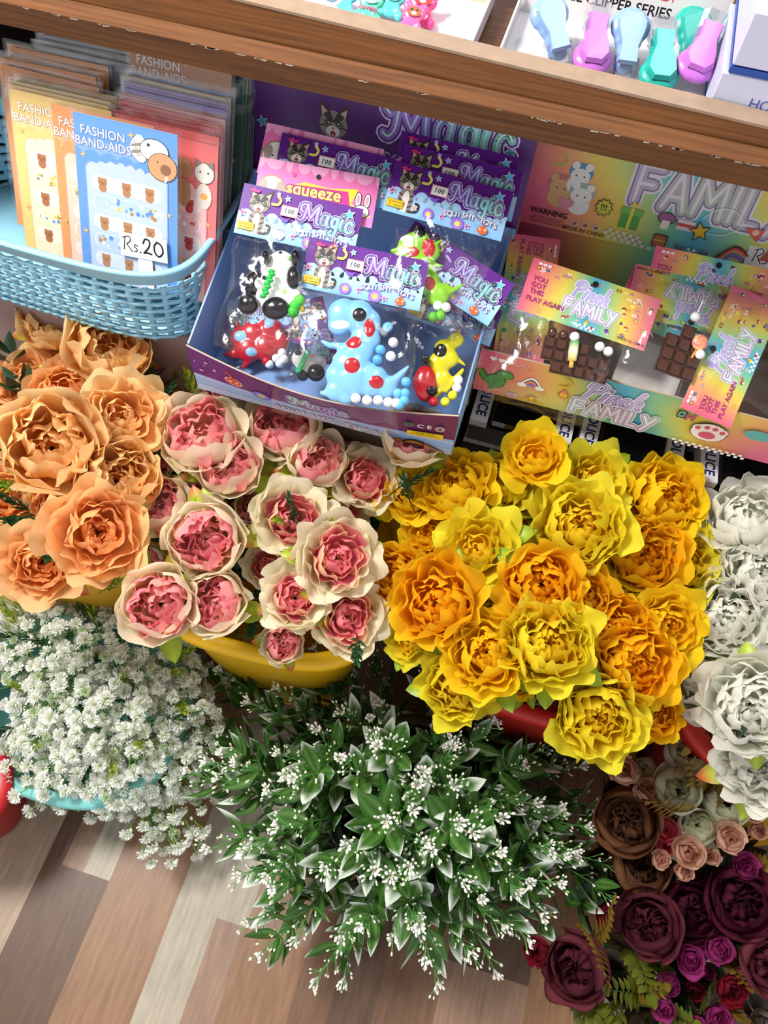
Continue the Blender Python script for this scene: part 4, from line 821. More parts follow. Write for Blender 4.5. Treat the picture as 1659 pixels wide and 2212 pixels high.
FWC = hx('#f4eee8')
def bear(a, x, y, k, c, hat=None):
    a.disc(x, y-k*.9, k*.8, c, k*.75, 10)
    for s in (-1, 1): a.disc(x+s*k*.6, y+k*.55, k*.25, c, n=8)
    a.disc(x, y, k*.9, c, k*.75, 12); a.disc(x, y-k*.2, k*.38, mix(c, BLACK, .35), k*.28, 8)
    for s in (-1, 1): a.disc(x+s*k*.4, y+k*.12, k*.08, BLACK, n=6)
def plaster_art(col, motif, seed, scene=0, price=False):
    rnd = random.Random(seed); w, h = .128, .188; pale = mix(col, WHITE, .42); dark = mix(col, BLACK, .18)
    def f(a):
        a.x0, a.x1, a.y0, a.y1 = -w/2, w/2, -h/2, h/2
        a.rect(-w/2, -h/2, w/2, h/2, col); a.rect(-w/2, h*.24, w/2, h*.36, dark if False else mix(col, WHITE, .12))
        for i in range(7): a.disc(-w/2+w*i/6, h*.24, w*.10, col)
        for dy, t in ((.41, 'FASHION'), (.345, 'BAND-AIDS')):
            a.text(t, -w*.22, h*dy, .0135, mix(dark, hx('#8a6a90'), .3), .045, space=1.0); a.text(t, -w*.22, h*dy, .0135, mix(col, WHITE, .75), .005)
        for x, y in ((-.42, .27), (.06, .44), (.42, .02), (-.44, -.2)): a.star(w*x, h*y, .004, hx('#f0b060'), 4, .4)
        p = [(-w*.40, -h*.5), (-w*.40, h*.20)]; n = 8
        for i in range(n):
            x0 = -w*.38+w*.76*i/n
            for q in range(4): p.append((x0+w*.76/n*q/4, h*(.22+.018*math.sin(PI*q/4)+.03*math.sin(PI*i/(n-1)))))
        p += [(w*.40, h*.20), (w*.40, -h*.5)]
        o = a.org; a.poly([(x*1.03, y*1.02+.0005) for x, y in p], mix(dark, WHITE, .1)); a.poly(p, pale)
        for i in range(6):
            y0 = h*(.165-.12*i); y1 = y0-h*.085; zz = a.z
            if y1 < -h*.5: break
            a.rrect(-w*.35, y1-.0006, w*.35, y0+.0006, h*.04, mix(col, WHITE, .72)); a.rrect(-w*.335, y1, w*.335, y0, h*.036, mix(col, hx('#ffffff'), .35) if i % 2 else mix(pale, WHITE, .3))
            if i % 2 == 0:
                for x in (-.24, 0, .23): zb = a.z; bear(a, w*x, (y0+y1)/2+.001, .0068, motif); a.z = zb
            else:
                for _ in range(26): a.z -= a.step*(_ % 6 != 0); a.disc(rnd.uniform(-w*.31, w*.31), rnd.uniform(y1+.002, y0-.002), rnd.uniform(.001, .003), rnd.choice([motif, hx('#5b8fd0'), hx('#f0c040'), dark, WHITE]), n=7)
            a.z = zz
        a.z += 8*a.step
        if scene == 1:      # striped-tailed animal resting on a brown one
            a.stroke(smooth([(.020, .062), (.012, .070), (.018, .080)]), .012, FWC)
            for q in (.066, .073): a.stroke([(.009, q), (.021, q+.003)], .003, hx('#8a8078'))
            a.disc(.036, .072, .018, BLACK, .0125, 18); a.disc(.036, .072, .0172, FWC, .0118, 18)
            a.disc(.046, .056, .0185, hx('#5a3c28'), .0155, 18); a.disc(.046, .056, .0177, hx('#c99468'), .0147, 18); a.disc(.050, .054, .0068, hx('#8a5a3c'), .006, 12)
            a.disc(.029, .077, .002, BLACK, n=6); a.disc(.040, .061, .001, BLACK, n=6)
            a.stroke([(.050, .042), (.0515, .046)], .003, FWC)
        elif scene == 2:
            a.disc(.048, .062, .013, hx('#6a5a54'), .012, 14); a.disc(.048, .062, .0123, hx('#e6ddd2'), .0112, 14); a.disc(.048, .036, .010, hx('#d8cec2'), .015, 12); a.disc(.048, .036, .005, hx('#f0a040'), .004, 8)
            for s in (-1, 1): a.poly([(.048+s*.012, .066), (.048+s*.011, .077), (.048+s*.003, .072)], hx('#8a7a70')); a.disc(.048+s*.005, .063, .0012, BLACK, n=6)
            a.disc(.022, .064, .0115, hx('#c08a60'), .0115, 12); a.disc(.022, .036, .0095, hx('#c08a60'), .016, 12)
    return f
def sleeve_mesh():
    b = MB(); b.grid(10, 14, lambda u, v: ((u-.5)*.138, (v-.5)*.196+.001, .0016+.0006*math.sin(u*9+v*7)), WHITE); b.grid(2, 2, lambda u, v: ((u-.5)*.138, (v-.5)*.196+.001, -.0016), WHITE)
    return b.mesh('clear_sleeve', M['sleeve'])
SL = sleeve_mesh()
plain = {}
def packet(x, y, zt, col, lean, yaw, lab, grp, art=None, roll=0, card=None):
    """x, y: centre of the top edge"""
    q = Matrix.Translation((x, y, zt)) @ Matrix.Rotation(math.radians(yaw), 4, 'Z') @ Matrix.Rotation(math.radians(90-lean), 4, 'X') @ Matrix.Rotation(math.radians(roll), 4, 'Z') @ Matrix.Translation((0, -.094, 0))
    t = thing('plaster_packet', q, lab, 'packet', grp)
    if art is not None: m = card_mesh(.128, .188, art, 'backing_card', FWC)
    else:
        if col not in plain:
            plain[col] = card_mesh(.128, .188, plaster_art(col, hx('#a8744c'), 5), 'backing_card', FWC)
        m = plain[col]
    use('backing_card', m, t); use('clear_sleeve', SL, t); return t
cY, cO, cB, cR, cP, cG, cT, cN = hx('#e9c376'), hx('#e0945a'), hx('#5f93d6'), hx('#e97070'), hx('#8f7cc0'), hx('#3f5f52'), hx('#c9b49a'), hx('#b07a58')
cGr, cMv, cPk = hx('#8f8f96'), hx('#6a5a6c'), hx('#e8a0a4')
rnd = random.Random(21)
packet(-.578, .722, .905, cY, 25, 0, 'yellow plaster packet with brown bear prints, front of the left stack', 'plaster packets', plaster_art(cY, hx('#a8683c'), 3))
stackL = [(cY, 5, 'yellow'), (cO, 8, 'orange'), (cGr, 6, 'silvery grey'), (cMv, 6, 'dim mauve')]
y = .729; zt = .904
for c, n, nm in stackL:
    for i in range(n):
        packet(-.581-(y-.73)*.12-(.03 if nm == 'orange' else 0)+rnd.uniform(-.006, .006), y, zt+rnd.uniform(-.004, .004), c, 25, rnd.uniform(-1, 1), f'{nm} plaster packet in the left stack of the blue basket', f'{nm} plaster packets in the left stack', roll=rnd.uniform(-1.2, 1.2)); y += .0057; zt += .0004
stackR = [(cR, 5, 'coral red'), (cPk, 3, 'pink'), (cP, 3, 'violet'), (cT, 3, 'beige'), (cB, 1, 'blue'), (cGr, 2, 'grey')]
packet(-.447, .719, .893, cR, 25, 0, 'coral red plaster packet with white striped cat, right behind the blue one', 'plaster packets', plaster_art(cR, hx('#c03a3c'), 8, 2))
y = .726; zt = .900
for c, n, nm in stackR:
    for i in range(n):
        packet(-.452-(y-.73)*.1+rnd.uniform(-.006, .006), y, zt+rnd.uniform(-.002, .003), c, 25, rnd.uniform(-1, 1), f'{nm} plaster packet in the right stack of the blue basket', f'{nm} plaster packets in the right stack', roll=rnd.uniform(-1.0, 1.0)); y += .0048; zt += .0007
packet(-.461, y+.002, .937, cN, 24, 0, 'brown plaster packet standing taller than the rest of the right stack', 'plaster packets', plaster_art(cN, hx('#e8d080'), 12), roll=0)
y += .008
for c, n, nm in [(cG, 8, 'dark green')]:
    for i in range(n):
        packet(-.445+rnd.uniform(-.006, .006), y, .914+rnd.uniform(-.003, .003), c, 24, rnd.uniform(-1, 1), f'{nm} plaster packet at the back of the right stack', f'{nm} plaster packets at the back', roll=rnd.uniform(-1.5, .5)); y += .0048
packet(-.522, .714, .904, cO, 25, 0, 'orange plaster packet peeping out left of the blue one', 'plaster packets')
bl = packet(-.485, .700, .911, cB, 25, 0, 'blue plaster packet with capybara drawings holding the Rs.20 price card', 'plaster packets', plaster_art(cB, hx('#b07a4c'), 2, 1))
# price card
pt = thing('price_card', bl.matrix_world @ Matrix.Translation((.022, -.040, .005)) @ Matrix.Rotation(math.radians(3), 4, 'Z'), 'white handwritten Rs.20 price card on the blue packet', 'price card')
def rs20(a, n20=True):
    k = .011
    R = [[(-.026, -.006), (-.0235, .0095)], smooth([(-.0265, .008), (-.019, .0105), (-.0165, .006), (-.022, .001)]), [(-.022, .001), (-.015, -.0075)]]
    s = [smooth([(-.0075, .0005), (-.011, .0015), (-.012, -.001), (-.009, -.003), (-.009, -.006), (-.013, -.0065)])]
    tw = [smooth([(.000, .005), (.003, .0105), (.0085, .009), (.0075, .002), (.0005, -.0065)]), smooth([(.0005, -.0065), (.005, -.0055), (.0105, -.0065)])]
    ze = [smooth([(.0185, .0095), (.0145, .004), (.0155, -.004), (.0205, -.0075), (.0255, -.002), (.024, .006), (.0185, .0095)])]
    a.strokes(R+s, .0013, BLACK); a.disc(-.004, -.0065, .0011, BLACK)
    if n20: a.strokes(tw+ze, .0022, BLACK)
use('card_face', card_mesh(.062, .028, rs20, 'price_card', FWC), pt)
b_ = MB(); b_.box(-.009, .010, -.050, -.014, -.0022, -.001, FWC); b_.build('holder_tab', M['paper'], pt)
# cartons that carry the basket and the toy box
for nm, x0, x1, y0, y1, z1, c, lab in (('cardboard_carton', -.83, -.40, .625, .84, .664, '#9b8684', 'grey-pink carton under the blue basket'), ('cardboard_carton', -.375, -.055, .60, .83, .655, '#7d6a58', 'brown carton under the squishy toy box'), ('cardboard_carton', -.035, .42, .675, .87, .545, '#3a3436', 'dark carton under the toy police cars')):
    t = thing(nm, ((x0+x1)/2, (y0+y1)/2, .50), lab, 'carton'); hxx, hy, hz = (x1-x0)/2, (y1-y0)/2, z1-.50
    MB().box(-hxx, hxx, -hy, hy, 0, hz-.003, hx(c), bevel=.002).build('carton_body', M['carton'], t)
    m = MB(); m.box(-hxx, -.0008, -hy, hy, hz-.003, hz-.001, hx(c)); m.box(.0008, hxx, -hy, hy, hz-.003, hz-.001, hx(c)); m.build('top_flaps', M['carton'], t)
# ---------------------------------------------------------------- squishy toy display box
def wall_panel(pts, t, col, art=None, artmat=None):
    """a thin board through four corners (bl, br, tr, tl) facing out along its normal"""
    b = MB(); p = [Vector(q) for q in pts]; n = (p[1]-p[0]).cross(p[3]-p[0]).normalized()
    at_ = lambda u, v, k=0: p[0]+(p[1]-p[0])*u+(p[3]-p[0])*v-n*k
    b.grid(24, 2, lambda u, v: at_(u, v), col, 0, False); b.grid(24, 2, lambda u, v: at_(u, v, t), col, 0, False, True)
    for f in (lambda u, v: at_(u, 1, t*v), lambda u, v: at_(u, 0, t*v), lambda u, v: at_(0, u, t*v), lambda u, v: at_(1, u, t*v)): b.grid(24, 1, f, hx('#b8a58c'), 0, False)
    if art:
        xa = (p[1]-p[0]).normalized(); ya = n.cross(xa); a = Art(.0002); w_, h_ = (p[1]-p[0]).length, (p[3]-p[0]).length
        art(a, w_, h_)
        m = Matrix((xa, ya, n)).transposed().to_4x4(); m.translation = p[0]+(p[1]-p[0])/2+(p[3]-p[0])/2; b.merge(a, m)
    return b
MX0, MX1, MY0, MY1, MZ0, MZF, MZB = -.378, -.038, .553, .795, .657, .742, .815
inner = hx('#7f9fd0')
bx = thing('toy_display_box', ((MX0+MX1)/2, MY0, MZ0), 'purple and light blue card display box of packaged squishy toys', 'display box')
def rel(b, o): b.v = [(x-o[0], y-o[1], z-o[2]) for x, y, z in b.v]; return b
O_ = ((MX0+MX1)/2, MY0, MZ0)
def magic_front(a, w, h):
    a.rect(-w/2, -h*.34, w/2, -h*.10, hx('#8fb9e8'), 24, 1); a.rect(-w/2, -h*.10, w/2, h/2, lambda x, y: mix(hx('#5b2178'), hx('#6e2a56'), x/w+.5), 24, 2)
    a.z += .0001; a.stroke([(-w/2+w*i/24, -h*(.14+.04*i/24)) for i in range(25)], .002, hx('#e0c8ee'))
    a.rect(-w*.5, -h*.5, w*.5, -h*.34, hx('#a9bfe0'), 24, 1); a.z += .0003
    a.disc(-w*.33, h*.06, .012, WHITE, .0095); a.disc(-w*.33, h*.06, .0108, hx('#d8542a'), .0084); a.stroke(smooth([(-w*.33, h*.15), (-w*.335, h*.26), (-w*.35, h*.30)]), .003, hx('#d8542a'))
    for q in (-1, 1): a.disc(-w*.33+q*.004, h*.05, .0022, WHITE, .0015)
    for x, y in ((-.43, .3), (-.40, .18), (-.46, .05)): a.disc(w*x, h*y, .0028, hx('#f0b8d0'), .0018)
    for k, c in ((1, '#8a5ac0'), (.78, '#7a8ae0'), (.55, '#5fb0e8'), (.4, '#f4c430')): a.disc(-w*.225, -h*.10, .0125*k, hx(c), .0105*k)
    logo_magic(a, w*.0, h*.12, .024, 0)
    for i, ch in enumerate('SQUISHY TOYS'):
        u = (i-5.5)/5.5; a.text(ch, w*(.02+.19*u), -h*.28-.003*u*u, .0135, hx('#6a3a9a'), .05); a.text(ch, w*(.02+.19*u), -h*.28-.003*u*u, .0135, WHITE, .01)
    a.star(w*.12, -h*.42, .004, hx('#c83a6a'))
    for i, c in enumerate(('#3a2a20', '#d8a23c', '#e8c860', '#c05a34', '#7a8ac0')): a.stroke(smooth([(w*.30+i*.002, -h*.46), (w*.36, -h*.28-i*.0028), (w*.47-i*.002, -h*.46)]), .0028, hx(c))
    a.star(w*.30, -h*.38, .006, hx('#e0b040'))
    a.disc(w*.335, h*.22, .0055, hx('#3a8a3a')); a.disc(w*.335, h*.22, .003, hx('#5b2178'))
    a.text('C E', w*.39, h*.20, .012, WHITE, .01); a.disc(w*.445, h*.18, .0055, WHITE); a.disc(w*.445, h*.18, .0044, hx('#6e2a56')); a.text('0-3', w*.445, h*.18, .005, WHITE)
    a.rect(w*.33, -h*.10, w*.46, h*.04, hx('#f0cf20')); a.text('WARNING', w*.395, h*.005, .006, hx('#5a3a10')); a.rect(w*.34, -h*.06, w*.45, -h*.045, hx('#8a7a20'))
def bow(b, x0, x1, z0, z1, dy, dz):
    b.v = [(x, y-dy*math.sin(PI*min(1, max(0, (x-x0)/(x1-x0))))*max(0, (z-z0)/(z1-z0)), z-dz*math.sin(PI*min(1, max(0, (x-x0)/(x1-x0))))*max(0, (z-z0)/(z1-z0))) for x, y, z in b.v]; return b
fr = wall_panel([(MX0, MY0, MZ0), (MX1, MY0, MZ0), (MX1, MY0-.004, MZF), (MX0, MY0-.004, MZF)], .0022, hx('#8fb9e8'), magic_front); bow(fr, MX0, MX1, MZ0, MZF, .020, .010); rel(fr, O_).build('front_panel', M['card'], bx)
sl = MB()
for x, s in ((MX0, 1), (MX1, -1)):
    for dx, c in ((0, inner),):
        V = [(x, MY0, MZ0), (x, MY1, MZ0), (x, MY1, MZB), (x, MY0+.0, MZF)]; V2 = [(x+s*.0022, *p[1:]) for p in V]
        sb = MB(); sb.add(V+V2, [(0, 1, 2, 3), (7, 6, 5, 4), (3, 2, 6, 7), (0, 3, 7, 4), (1, 5, 6, 2)], inner, 0, False)
        if s == -1:
            sb.grid(24, 1, lambda u, v: (x+.0004, MY0+(MY1-MY0)*u, MZ0+(MZF-MZ0+(MZB-MZF)*u)*v), hx('#8fb9e8'), 0, False)
        rel(sb, O_).build('side_panel', M['card'], bx)
b = MB(); b.box(MX0, MX1, MY0, MY1, MZ0, MZ0+.002, inner); rel(b, O_).build('bottom_panel', M['card'], bx)
b = MB(); b.box(MX0, MX1, MY1-.002, MY1, MZ0, MZB, inner); rel(b, O_).build('back_panel', M['card'], bx)
def lid_art(a, w, h):
    a.rect(-w/2, -h/2, w/2, h/2, hx('#4e1668')); a.rect(-w/2, -h/2, w/2, -h*.42, hx('#7fa8dc'))
    kitten(a, -w*.20, -h*.02, .044); logo_magic(a, w*.20, h*.14, .052, 0)
    a.disc(-w*.43, h*.36, .012, hx('#c8b83a')); a.disc(-w*.415, h*.38, .010, hx('#4e1668'))
    a.text('AMUSING...', -w*.07, -h*.14, .010, hx('#b9a8c8'), .02); a.text('SQUISHY TOYS', w*.20, -h*.12, .022, hx('#9a8ab0'), .03)
    for x, y in ((.42, .10), (.46, -.06), (-.46, -.05), (-.05, -.22)): a.star(w*x, h*y, .008, hx('#cfd8f0')); a.star(w*x, h*y, .0066, hx('#3a8aa8'))
ld = wall_panel([(MX0-.004, MY1+.004, MZB-.02), (MX1+.004, MY1+.004, MZB-.02), (MX1+.004, MY1+.042, MZB+.145), (MX0-.004, MY1+.042, MZB+.145)], .0022, hx('#4e1668'), lid_art); rel(ld, O_).build('raised_lid', M['card'], bx)

# headers
HW, HH = .138, .0575
mag = [card_mesh(HW, HH, lambda a: magic_art(a, HW, HH)), card_mesh(HW, HH, lambda a: magic_art(a, HW, HH, tag100=False))]
def squeeze_art(a):
    w, h = HW, HH; a.x0, a.x1, a.y0, a.y1 = -w/2, w/2, -h/2, h/2
    a.rect(-w/2, -h/2, w/2, h/2, hx('#f07ab8')); a.poly([(-w*.28, 0), (-w*.1, h*.16), (w*.1, h*.12), (w*.34, h*.2), (w*.3, -h*.1), (w*.48, -h*.3), (0, -h*.5), (-w*.2, -h*.3)], hx('#f4e43c'))
    a.poly([(-w*.22, h*.08), (w*.26, h*.12), (w*.3, -h*.2), (-w*.2, -h*.15)], hx('#e8308c'))
    for i in range(9): a.disc(-w/2+w*i/8, h*.5, w*.055*(1+.5*math.sin(i*2.1)), hx('#f7a8d0'), h*.2); a.z -= a.step
    a.text('squeeze', -w*.02, -h*.0, h*.34, hx('#a02878'), .08); a.text('squeeze', -w*.02, 0, h*.34, hx('#f7ee70'), .02)
    a.text('toys', w*.10, -h*.25, h*.34, hx('#a02878'), .08); a.text('toys', w*.10, -h*.25, h*.34, hx('#f7ee70'), .02)
    for r, c in ((.30, '#b08a70'), (.27, '#f3ece6')): a.disc(-w*.37, -h*.10, h*r, hx(c), h*r*1.0, 18)
    for s in (-1, 1): a.disc(-w*.37+s*h*.17, -h*.05, h*.09, hx('#a89a90'), h*.15); a.disc(-w*.37+s*h*.07, -h*.10, h*.02, BLACK, n=8)
    a.disc(-w*.37, -h*.18, h*.03, hx('#e07a90'))
    for s in (-1, 1): a.disc(w*.39+s*h*.09, h*.0, h*.07, BLACK, h*.15); a.disc(w*.39+s*h*.09, 0, h*.055, WHITE, h*.135); a.disc(w*.39+s*h*.09, 0, h*.035, hx('#f0a0a8'), h*.09)
    a.disc(w*.39, -h*.22, h*.17, BLACK, h*.13); a.disc(w*.39, -h*.22, h*.155, WHITE, h*.115); a.star(-w*.2, h*.26, h*.06, hx('#d8409c')); a.disc(0, h*.30, h*.05, BLACK)
SQ = card_mesh(HW, HH, squeeze_art)
MG = [mag[0]]
bags = [bag_mesh(.130, .130, .024, 3), bag_mesh(.125, .125, .020, 9), bag_mesh(.10, .10, .02, 14)]
S_ = .00055         # metres per picture pixel at the box
def zd(px, py, dep):
    d = CF + CR*((px-W/2)/FPX) - CU*((py-H/2)/FPX); return (CAM+d*dep).z
def zy(px, py, y):
    d = CF + CR*((px-W/2)/FPX) - CU*((py-H/2)/FPX); return (CAM+d*(y/d.y)).z
def pack(px, py, z, lab, rot=-13, tilt=0, hdr=None, bag=0, toy=None, hoff=0, name='squishy_toy_pack', grp='packaged squishy toys', bagon=True, bscale=1.0):
    t = thing(name, lie(px, py, z, rot, tilt), lab, 'toy', grp)
    use('header_card', hdr or mag[0], t)
    if bagon:
        o = use('clear_bag', bags[bag], t); o.matrix_local = Matrix.Translation((hoff, -HH/2-.063*bscale, -.006)) @ Matrix.Scale(bscale, 4)
    return t
# toys are built in picture-like axes (x right, y up) and undo the header's turn
def toyroot(t, px, py, hpx, hpy, z, up=.0, rot=-13):
    r = math.radians(-rot); dx, dy = (px-hpx)*S_, -(py-hpy)*S_
    return Matrix.Translation((dx*math.cos(r)-dy*math.sin(r), dx*math.sin(r)+dy*math.cos(r), z)) @ Matrix.Rotation(r, 4, 'Z')
def px2(cx, cy, x, y): return ((x-cx)*S_, -(y-cy)*S_)
def blob(cx, cy, L, voxel, col, tubes=(), flat=.55):
    bl_ = []
    for x, y, r in L:
        X, Y = px2(cx, cy, x, y); bl_.append(((X, Y, 0), (r*S_, r*S_, r*S_*flat)))
    tb = [([(*px2(cx, cy, x, y), 0) for x, y in p], [q*S_*flat for q in r]) for p, r in tubes]
    return organic('toy_body', bl_, voxel, col, M['rubber'], 10, tb)
from mathutils.bvhtree import BVHTree
_bv = {}
def spot(parent, name, cx, cy, x, y, r, z, col, mat='rubber', ry=None, h=.0018):
    """a coloured patch that follows the body under it (or a raised piece when h is large)"""
    X, Y = px2(cx, cy, x, y); ry = ry or r; b = MB(); bo = [c for c in parent.children if c.name.startswith('body')]
    if h > .004 or not bo:
        zz = z
        if bo:
            t = _bv.setdefault(bo[0].name, BVHTree.FromPolygons([v.co[:] for v in bo[0].data.vertices], [p.vertices[:] for p in bo[0].data.polygons])); hit = t.ray_cast(Vector((X, Y, 1)), Vector((0, 0, -1)))[0]
            if hit: zz = hit.z-h*.2
        b.ball((0, 0, 0), (r*S_, ry*S_, h), col, 18, 10); return b.build(name, M[mat], parent, (X, Y, zz))
    t = _bv.setdefault(bo[0].name, BVHTree.FromPolygons([v.co[:] for v in bo[0].data.vertices], [p.vertices[:] for p in bo[0].data.polygons]))
    last = z; V = []; F = []; n = 18; m = 4
    def zat(px_, py_, dz):
        nonlocal last
        hit = t.ray_cast(Vector((px_, py_, 1)), Vector((0, 0, -1)))[0]
        if hit: last = hit.z
        return last+dz
    V.append((X, Y, zat(X, Y, .0014)))
    for i in range(1, m+1):
        for j in range(n):
            a = 2*PI*j/n; q = i/m; V.append((X+r*S_*q*math.cos(a), Y+ry*S_*q*math.sin(a), 0)); V[-1] = (V[-1][0], V[-1][1], zat(V[-1][0], V[-1][1], .0014*(1-q**4)-.0002))
    F = [(0, 1+j, 1+(j+1) % n) for j in range(n)]+[(1+(i-1)*n+j, 1+i*n+j, 1+i*n+(j+1) % n, 1+(i-1)*n+(j+1) % n) for i in range(1, m) for j in range(n)]
    b.add(V, F, col); return b.build(name, M[mat], parent)
def beads(parent, cx, cy, L, z=.004, r=10.5):
    for x, y, c in L:
        X, Y = px2(cx, cy, x, y); b = MB(); b.ball((0, 0, 0), r*S_, hx(c), 12, 8); b.build('foam_bead', M['satin'], parent, (X, Y, z))
# back rows first
pack(983, 366, zd(983, 366, .874), 'purple header card half hidden at the back right of the toy box', tilt=4, bagon=False)
pack(990, 395, zd(990, 395, .870), 'purple header card behind the front right one, its logo still readable', tilt=4, bagon=False)
pack(692, 348, zd(692, 348, .880), 'pink header card peeking out behind at the back left of the toy box', tilt=4, hdr=SQ, bagon=False)
pack(725, 370, zd(725, 370, .876), 'purple header card with price sticker at the back left of the toy box', tilt=4, bagon=False)
pack(683, 416, zd(683, 416, .870), 'pink squeeze toys header card between the purple ones', rot=-10, tilt=2, hdr=SQ, bag=1)
# B: right header with bag hanging below
pack(968, 434, zd(968, 434, .860), 'purple header card with price sticker leaning at the right side', rot=-15, hdr=mag[0], bag=2, bscale=1.0)
# D: turned header behind the green dinosaur
D = thing('squishy_toy_pack', lie(975, 590, zd(975, 590, .888), -33, 0), 'green spotted dinosaur pack with its purple card turned askew', 'toy', 'packaged squishy toys')
use('header_card', mag[1], D)
o = use('clear_bag', bags[0], D); o.matrix_local = Matrix.Translation((-.02, .015, .008)) @ Matrix.Scale(.85, 4)
g = thing('toy', None); g.parent = D; g.matrix_local = toyroot(D, 905, 570, 975, 590, .008, rot=-33); g.name = 'dinosaur'
use('body', blob(905, 570, [(890, 540, 30), (905, 530, 26), (930, 550, 22), (908, 575, 30), (920, 610, 30), (945, 640, 26), (960, 630, 16), (865, 560, 12)], .0016, hx('#8fd01e'), [([(940, 645), (975, 632), (1005, 615)], [18, 12, 4]), ([(880, 545), (850, 548)], [14, 10]), ([(930, 540), (955, 525)], [10, 6]), ([(925, 575), (955, 580)], [10, 7])]), g)
spot(g, 'eye', 905, 570, 908, 512, 13, .009, BLACK); spot(g, 'tooth_patch', 905, 570, 880, 526, 14, .011, WHITE, ry=9); spot(g, 'spot', 905, 570, 926, 545, 15, .010, hx('#c01c28'), ry=22); spot(g, 'spot', 905, 570, 893, 555, 14, .0135, hx('#c01c28'), ry=11); spot(g, 'spot', 905, 570, 928, 620, 12, .013, hx('#c01c28'), ry=14)
beads(g, 905, 570, [(945, 665, '#f2f2f2'), (962, 668, '#f4f4f4'), (950, 685, '#6cc81c'), (935, 688, '#58b41c')])
# A: panda
A = pack(645, 477, zd(645, 477, .864), 'panda squishy pack with bamboo under the left purple card', rot=-12.5, bag=0)
g = thing('toy', None); g.parent = A; g.matrix_local = toyroot(A, 590, 620, 645, 477, .004, rot=-12.5); g.name = 'panda'
use('body', blob(590, 620, [(610, 570, 30), (600, 605, 34), (590, 640, 34), (625, 630, 28), (575, 620, 24)], .0016, WHITE), g)
for nm, x, y, r, z_, ry in (('ear', 582, 560, 9, .010, 14), ('ear', 641, 560, 10, .008, 17), ('foot', 600, 661, 28, .012, 24), ('foot', 546, 655, 21, .011, 22), ('arm', 555, 610, 21, .011, 28), ('arm', 636, 600, 14, .006, 24)): spot(g, nm, 590, 620, x, y, r, z_, BLACK, ry=ry, h=.009)
spot(g, 'nose', 590, 620, 610, 548, 4, .016, BLACK); spot(g, 'cub_head', 590, 620, 569, 612, 13, .020, WHITE, h=.006)
for x in (560, 578): spot(g, 'cub_ear', 590, 620, x, 601, 5, .021, BLACK, h=.0058)
bm_ = MB()
for i in range(9):
    X, Y = px2(590, 620, 597-i*2.1, 594+i*6.2); bm_.ball((X+.001*(1 if i % 2 else -1), Y, .019), (.0042, .0026, .003), hx('#22b04a'), 8, 6)
bm_.build('bamboo', M['rubber'], g)
for x, y in ((628, 560), (618, 628), (590, 600)): spot(g, 'leaf_badge', 590, 620, x, y, 6, .0, hx('#a8d880'))
beads(g, 590, 620, [(640, 655, '#3cc83c'), (648, 645, '#58d040'), (636, 668, '#34b434')], r=12)
# I: red dinosaur
I = thing('squishy_toy_pack', lie(530, 700, zy(530, 700, .640), -13, 0), 'red dinosaur with light blue spots lying at the left corner of the toy box', 'toy', 'packaged squishy toys')
o = use('header_card', mag[1], I); o.matrix_local = Matrix.Translation((.025, .012, -.012)) @ Matrix.Rotation(math.radians(185), 4, 'Z') @ Matrix.Scale(.8, 4)
o = use('clear_bag', bags[1], I); o.matrix_local = Matrix.Translation((.014, -.018, 0)) @ Matrix.Scale(.85, 4)
g = thing('toy', None); g.parent = I; g.matrix_local = toyroot(I, 560, 745, 530, 700, .004, rot=-13); g.name = 'dinosaur'
use('body', blob(560, 745, [(520, 735, 28), (550, 725, 32), (590, 715, 30), (540, 760, 34), (580, 755, 36), (610, 745, 26), (505, 772, 14)], .0016, hx('#b81828'), [([(505, 770), (480, 775)], [14, 7]), ([(600, 770), (622, 790), (630, 770)], [16, 12, 6]), ([(515, 715), (510, 695)], [12, 8]), ([(540, 790), (525, 805)], [14, 10])]), g)
for x, y, r, ry in ((521, 733, 16, 13), (552, 697, 10, 9), (590, 700, 13, 15), (548, 771, 14, 11)): spot(g, 'spot', 560, 745, x, y, r, .0165, hx('#8cc0e8'), ry=ry)
beads(g, 560, 745, [(622, 775, '#f4f4f4'), (608, 788, '#f4f4f4'), (616, 800, '#f2f2f2'), (592, 802, '#e8e8e8'), (585, 795, '#c01c28'), (627, 790, '#ffffff')], z=.014)
# K: small panda pack bottom and L: yellow dinosaur
K = thing('squishy_toy_pack', lie(665, 720, zy(665, 720, .625), -75, 0), 'small panda pack squeezed in front with green beads', 'toy', 'packaged squishy toys')
o = use('header_card', mag[1], K); o.matrix_local = Matrix.Translation((-.0, .012, -.006)) @ Matrix.Scale(.62, 4)
o = use('clear_bag', bags[2], K); o.matrix_local = Matrix.Translation((.02, -.01, 0)) @ Matrix.Scale(.9, 4)
g = thing('toy', None); g.parent = K; g.matrix_local = toyroot(K, 665, 795, 665, 720, .006, rot=-75); g.name = 'panda'
use('body', blob(665, 795, [(650, 780, 22), (665, 800, 26), (690, 790, 20)], .0016, WHITE), g)
for x, y, r in ((645, 768, 8), (686, 815, 20), (655, 818, 14)): spot(g, 'foot', 665, 795, x, y, r, .010, BLACK, h=.006)
bm_ = MB()
for i in range(8):
    X, Y = px2(665, 795, 668-i*3, 770+i*6.0); bm_.ball((X, Y, .013), (.004, .0028, .003), hx('#2fd07a'), 8, 6)
bm_.build('bamboo', M['rubber'], g)
L_ = thing('squishy_toy_pack', lie(955, 760, zy(955, 760, .625), -30, 0), 'yellow dinosaur pack with dark and red spots at the right front corner', 'toy', 'packaged squishy toys')
o = use('clear_bag', bags[0], L_); o.matrix_local = Matrix.Translation((-.006, 0, 0)) @ Matrix.Rotation(math.radians(12), 4, 'Z') @ Matrix.Scale(.85, 4)
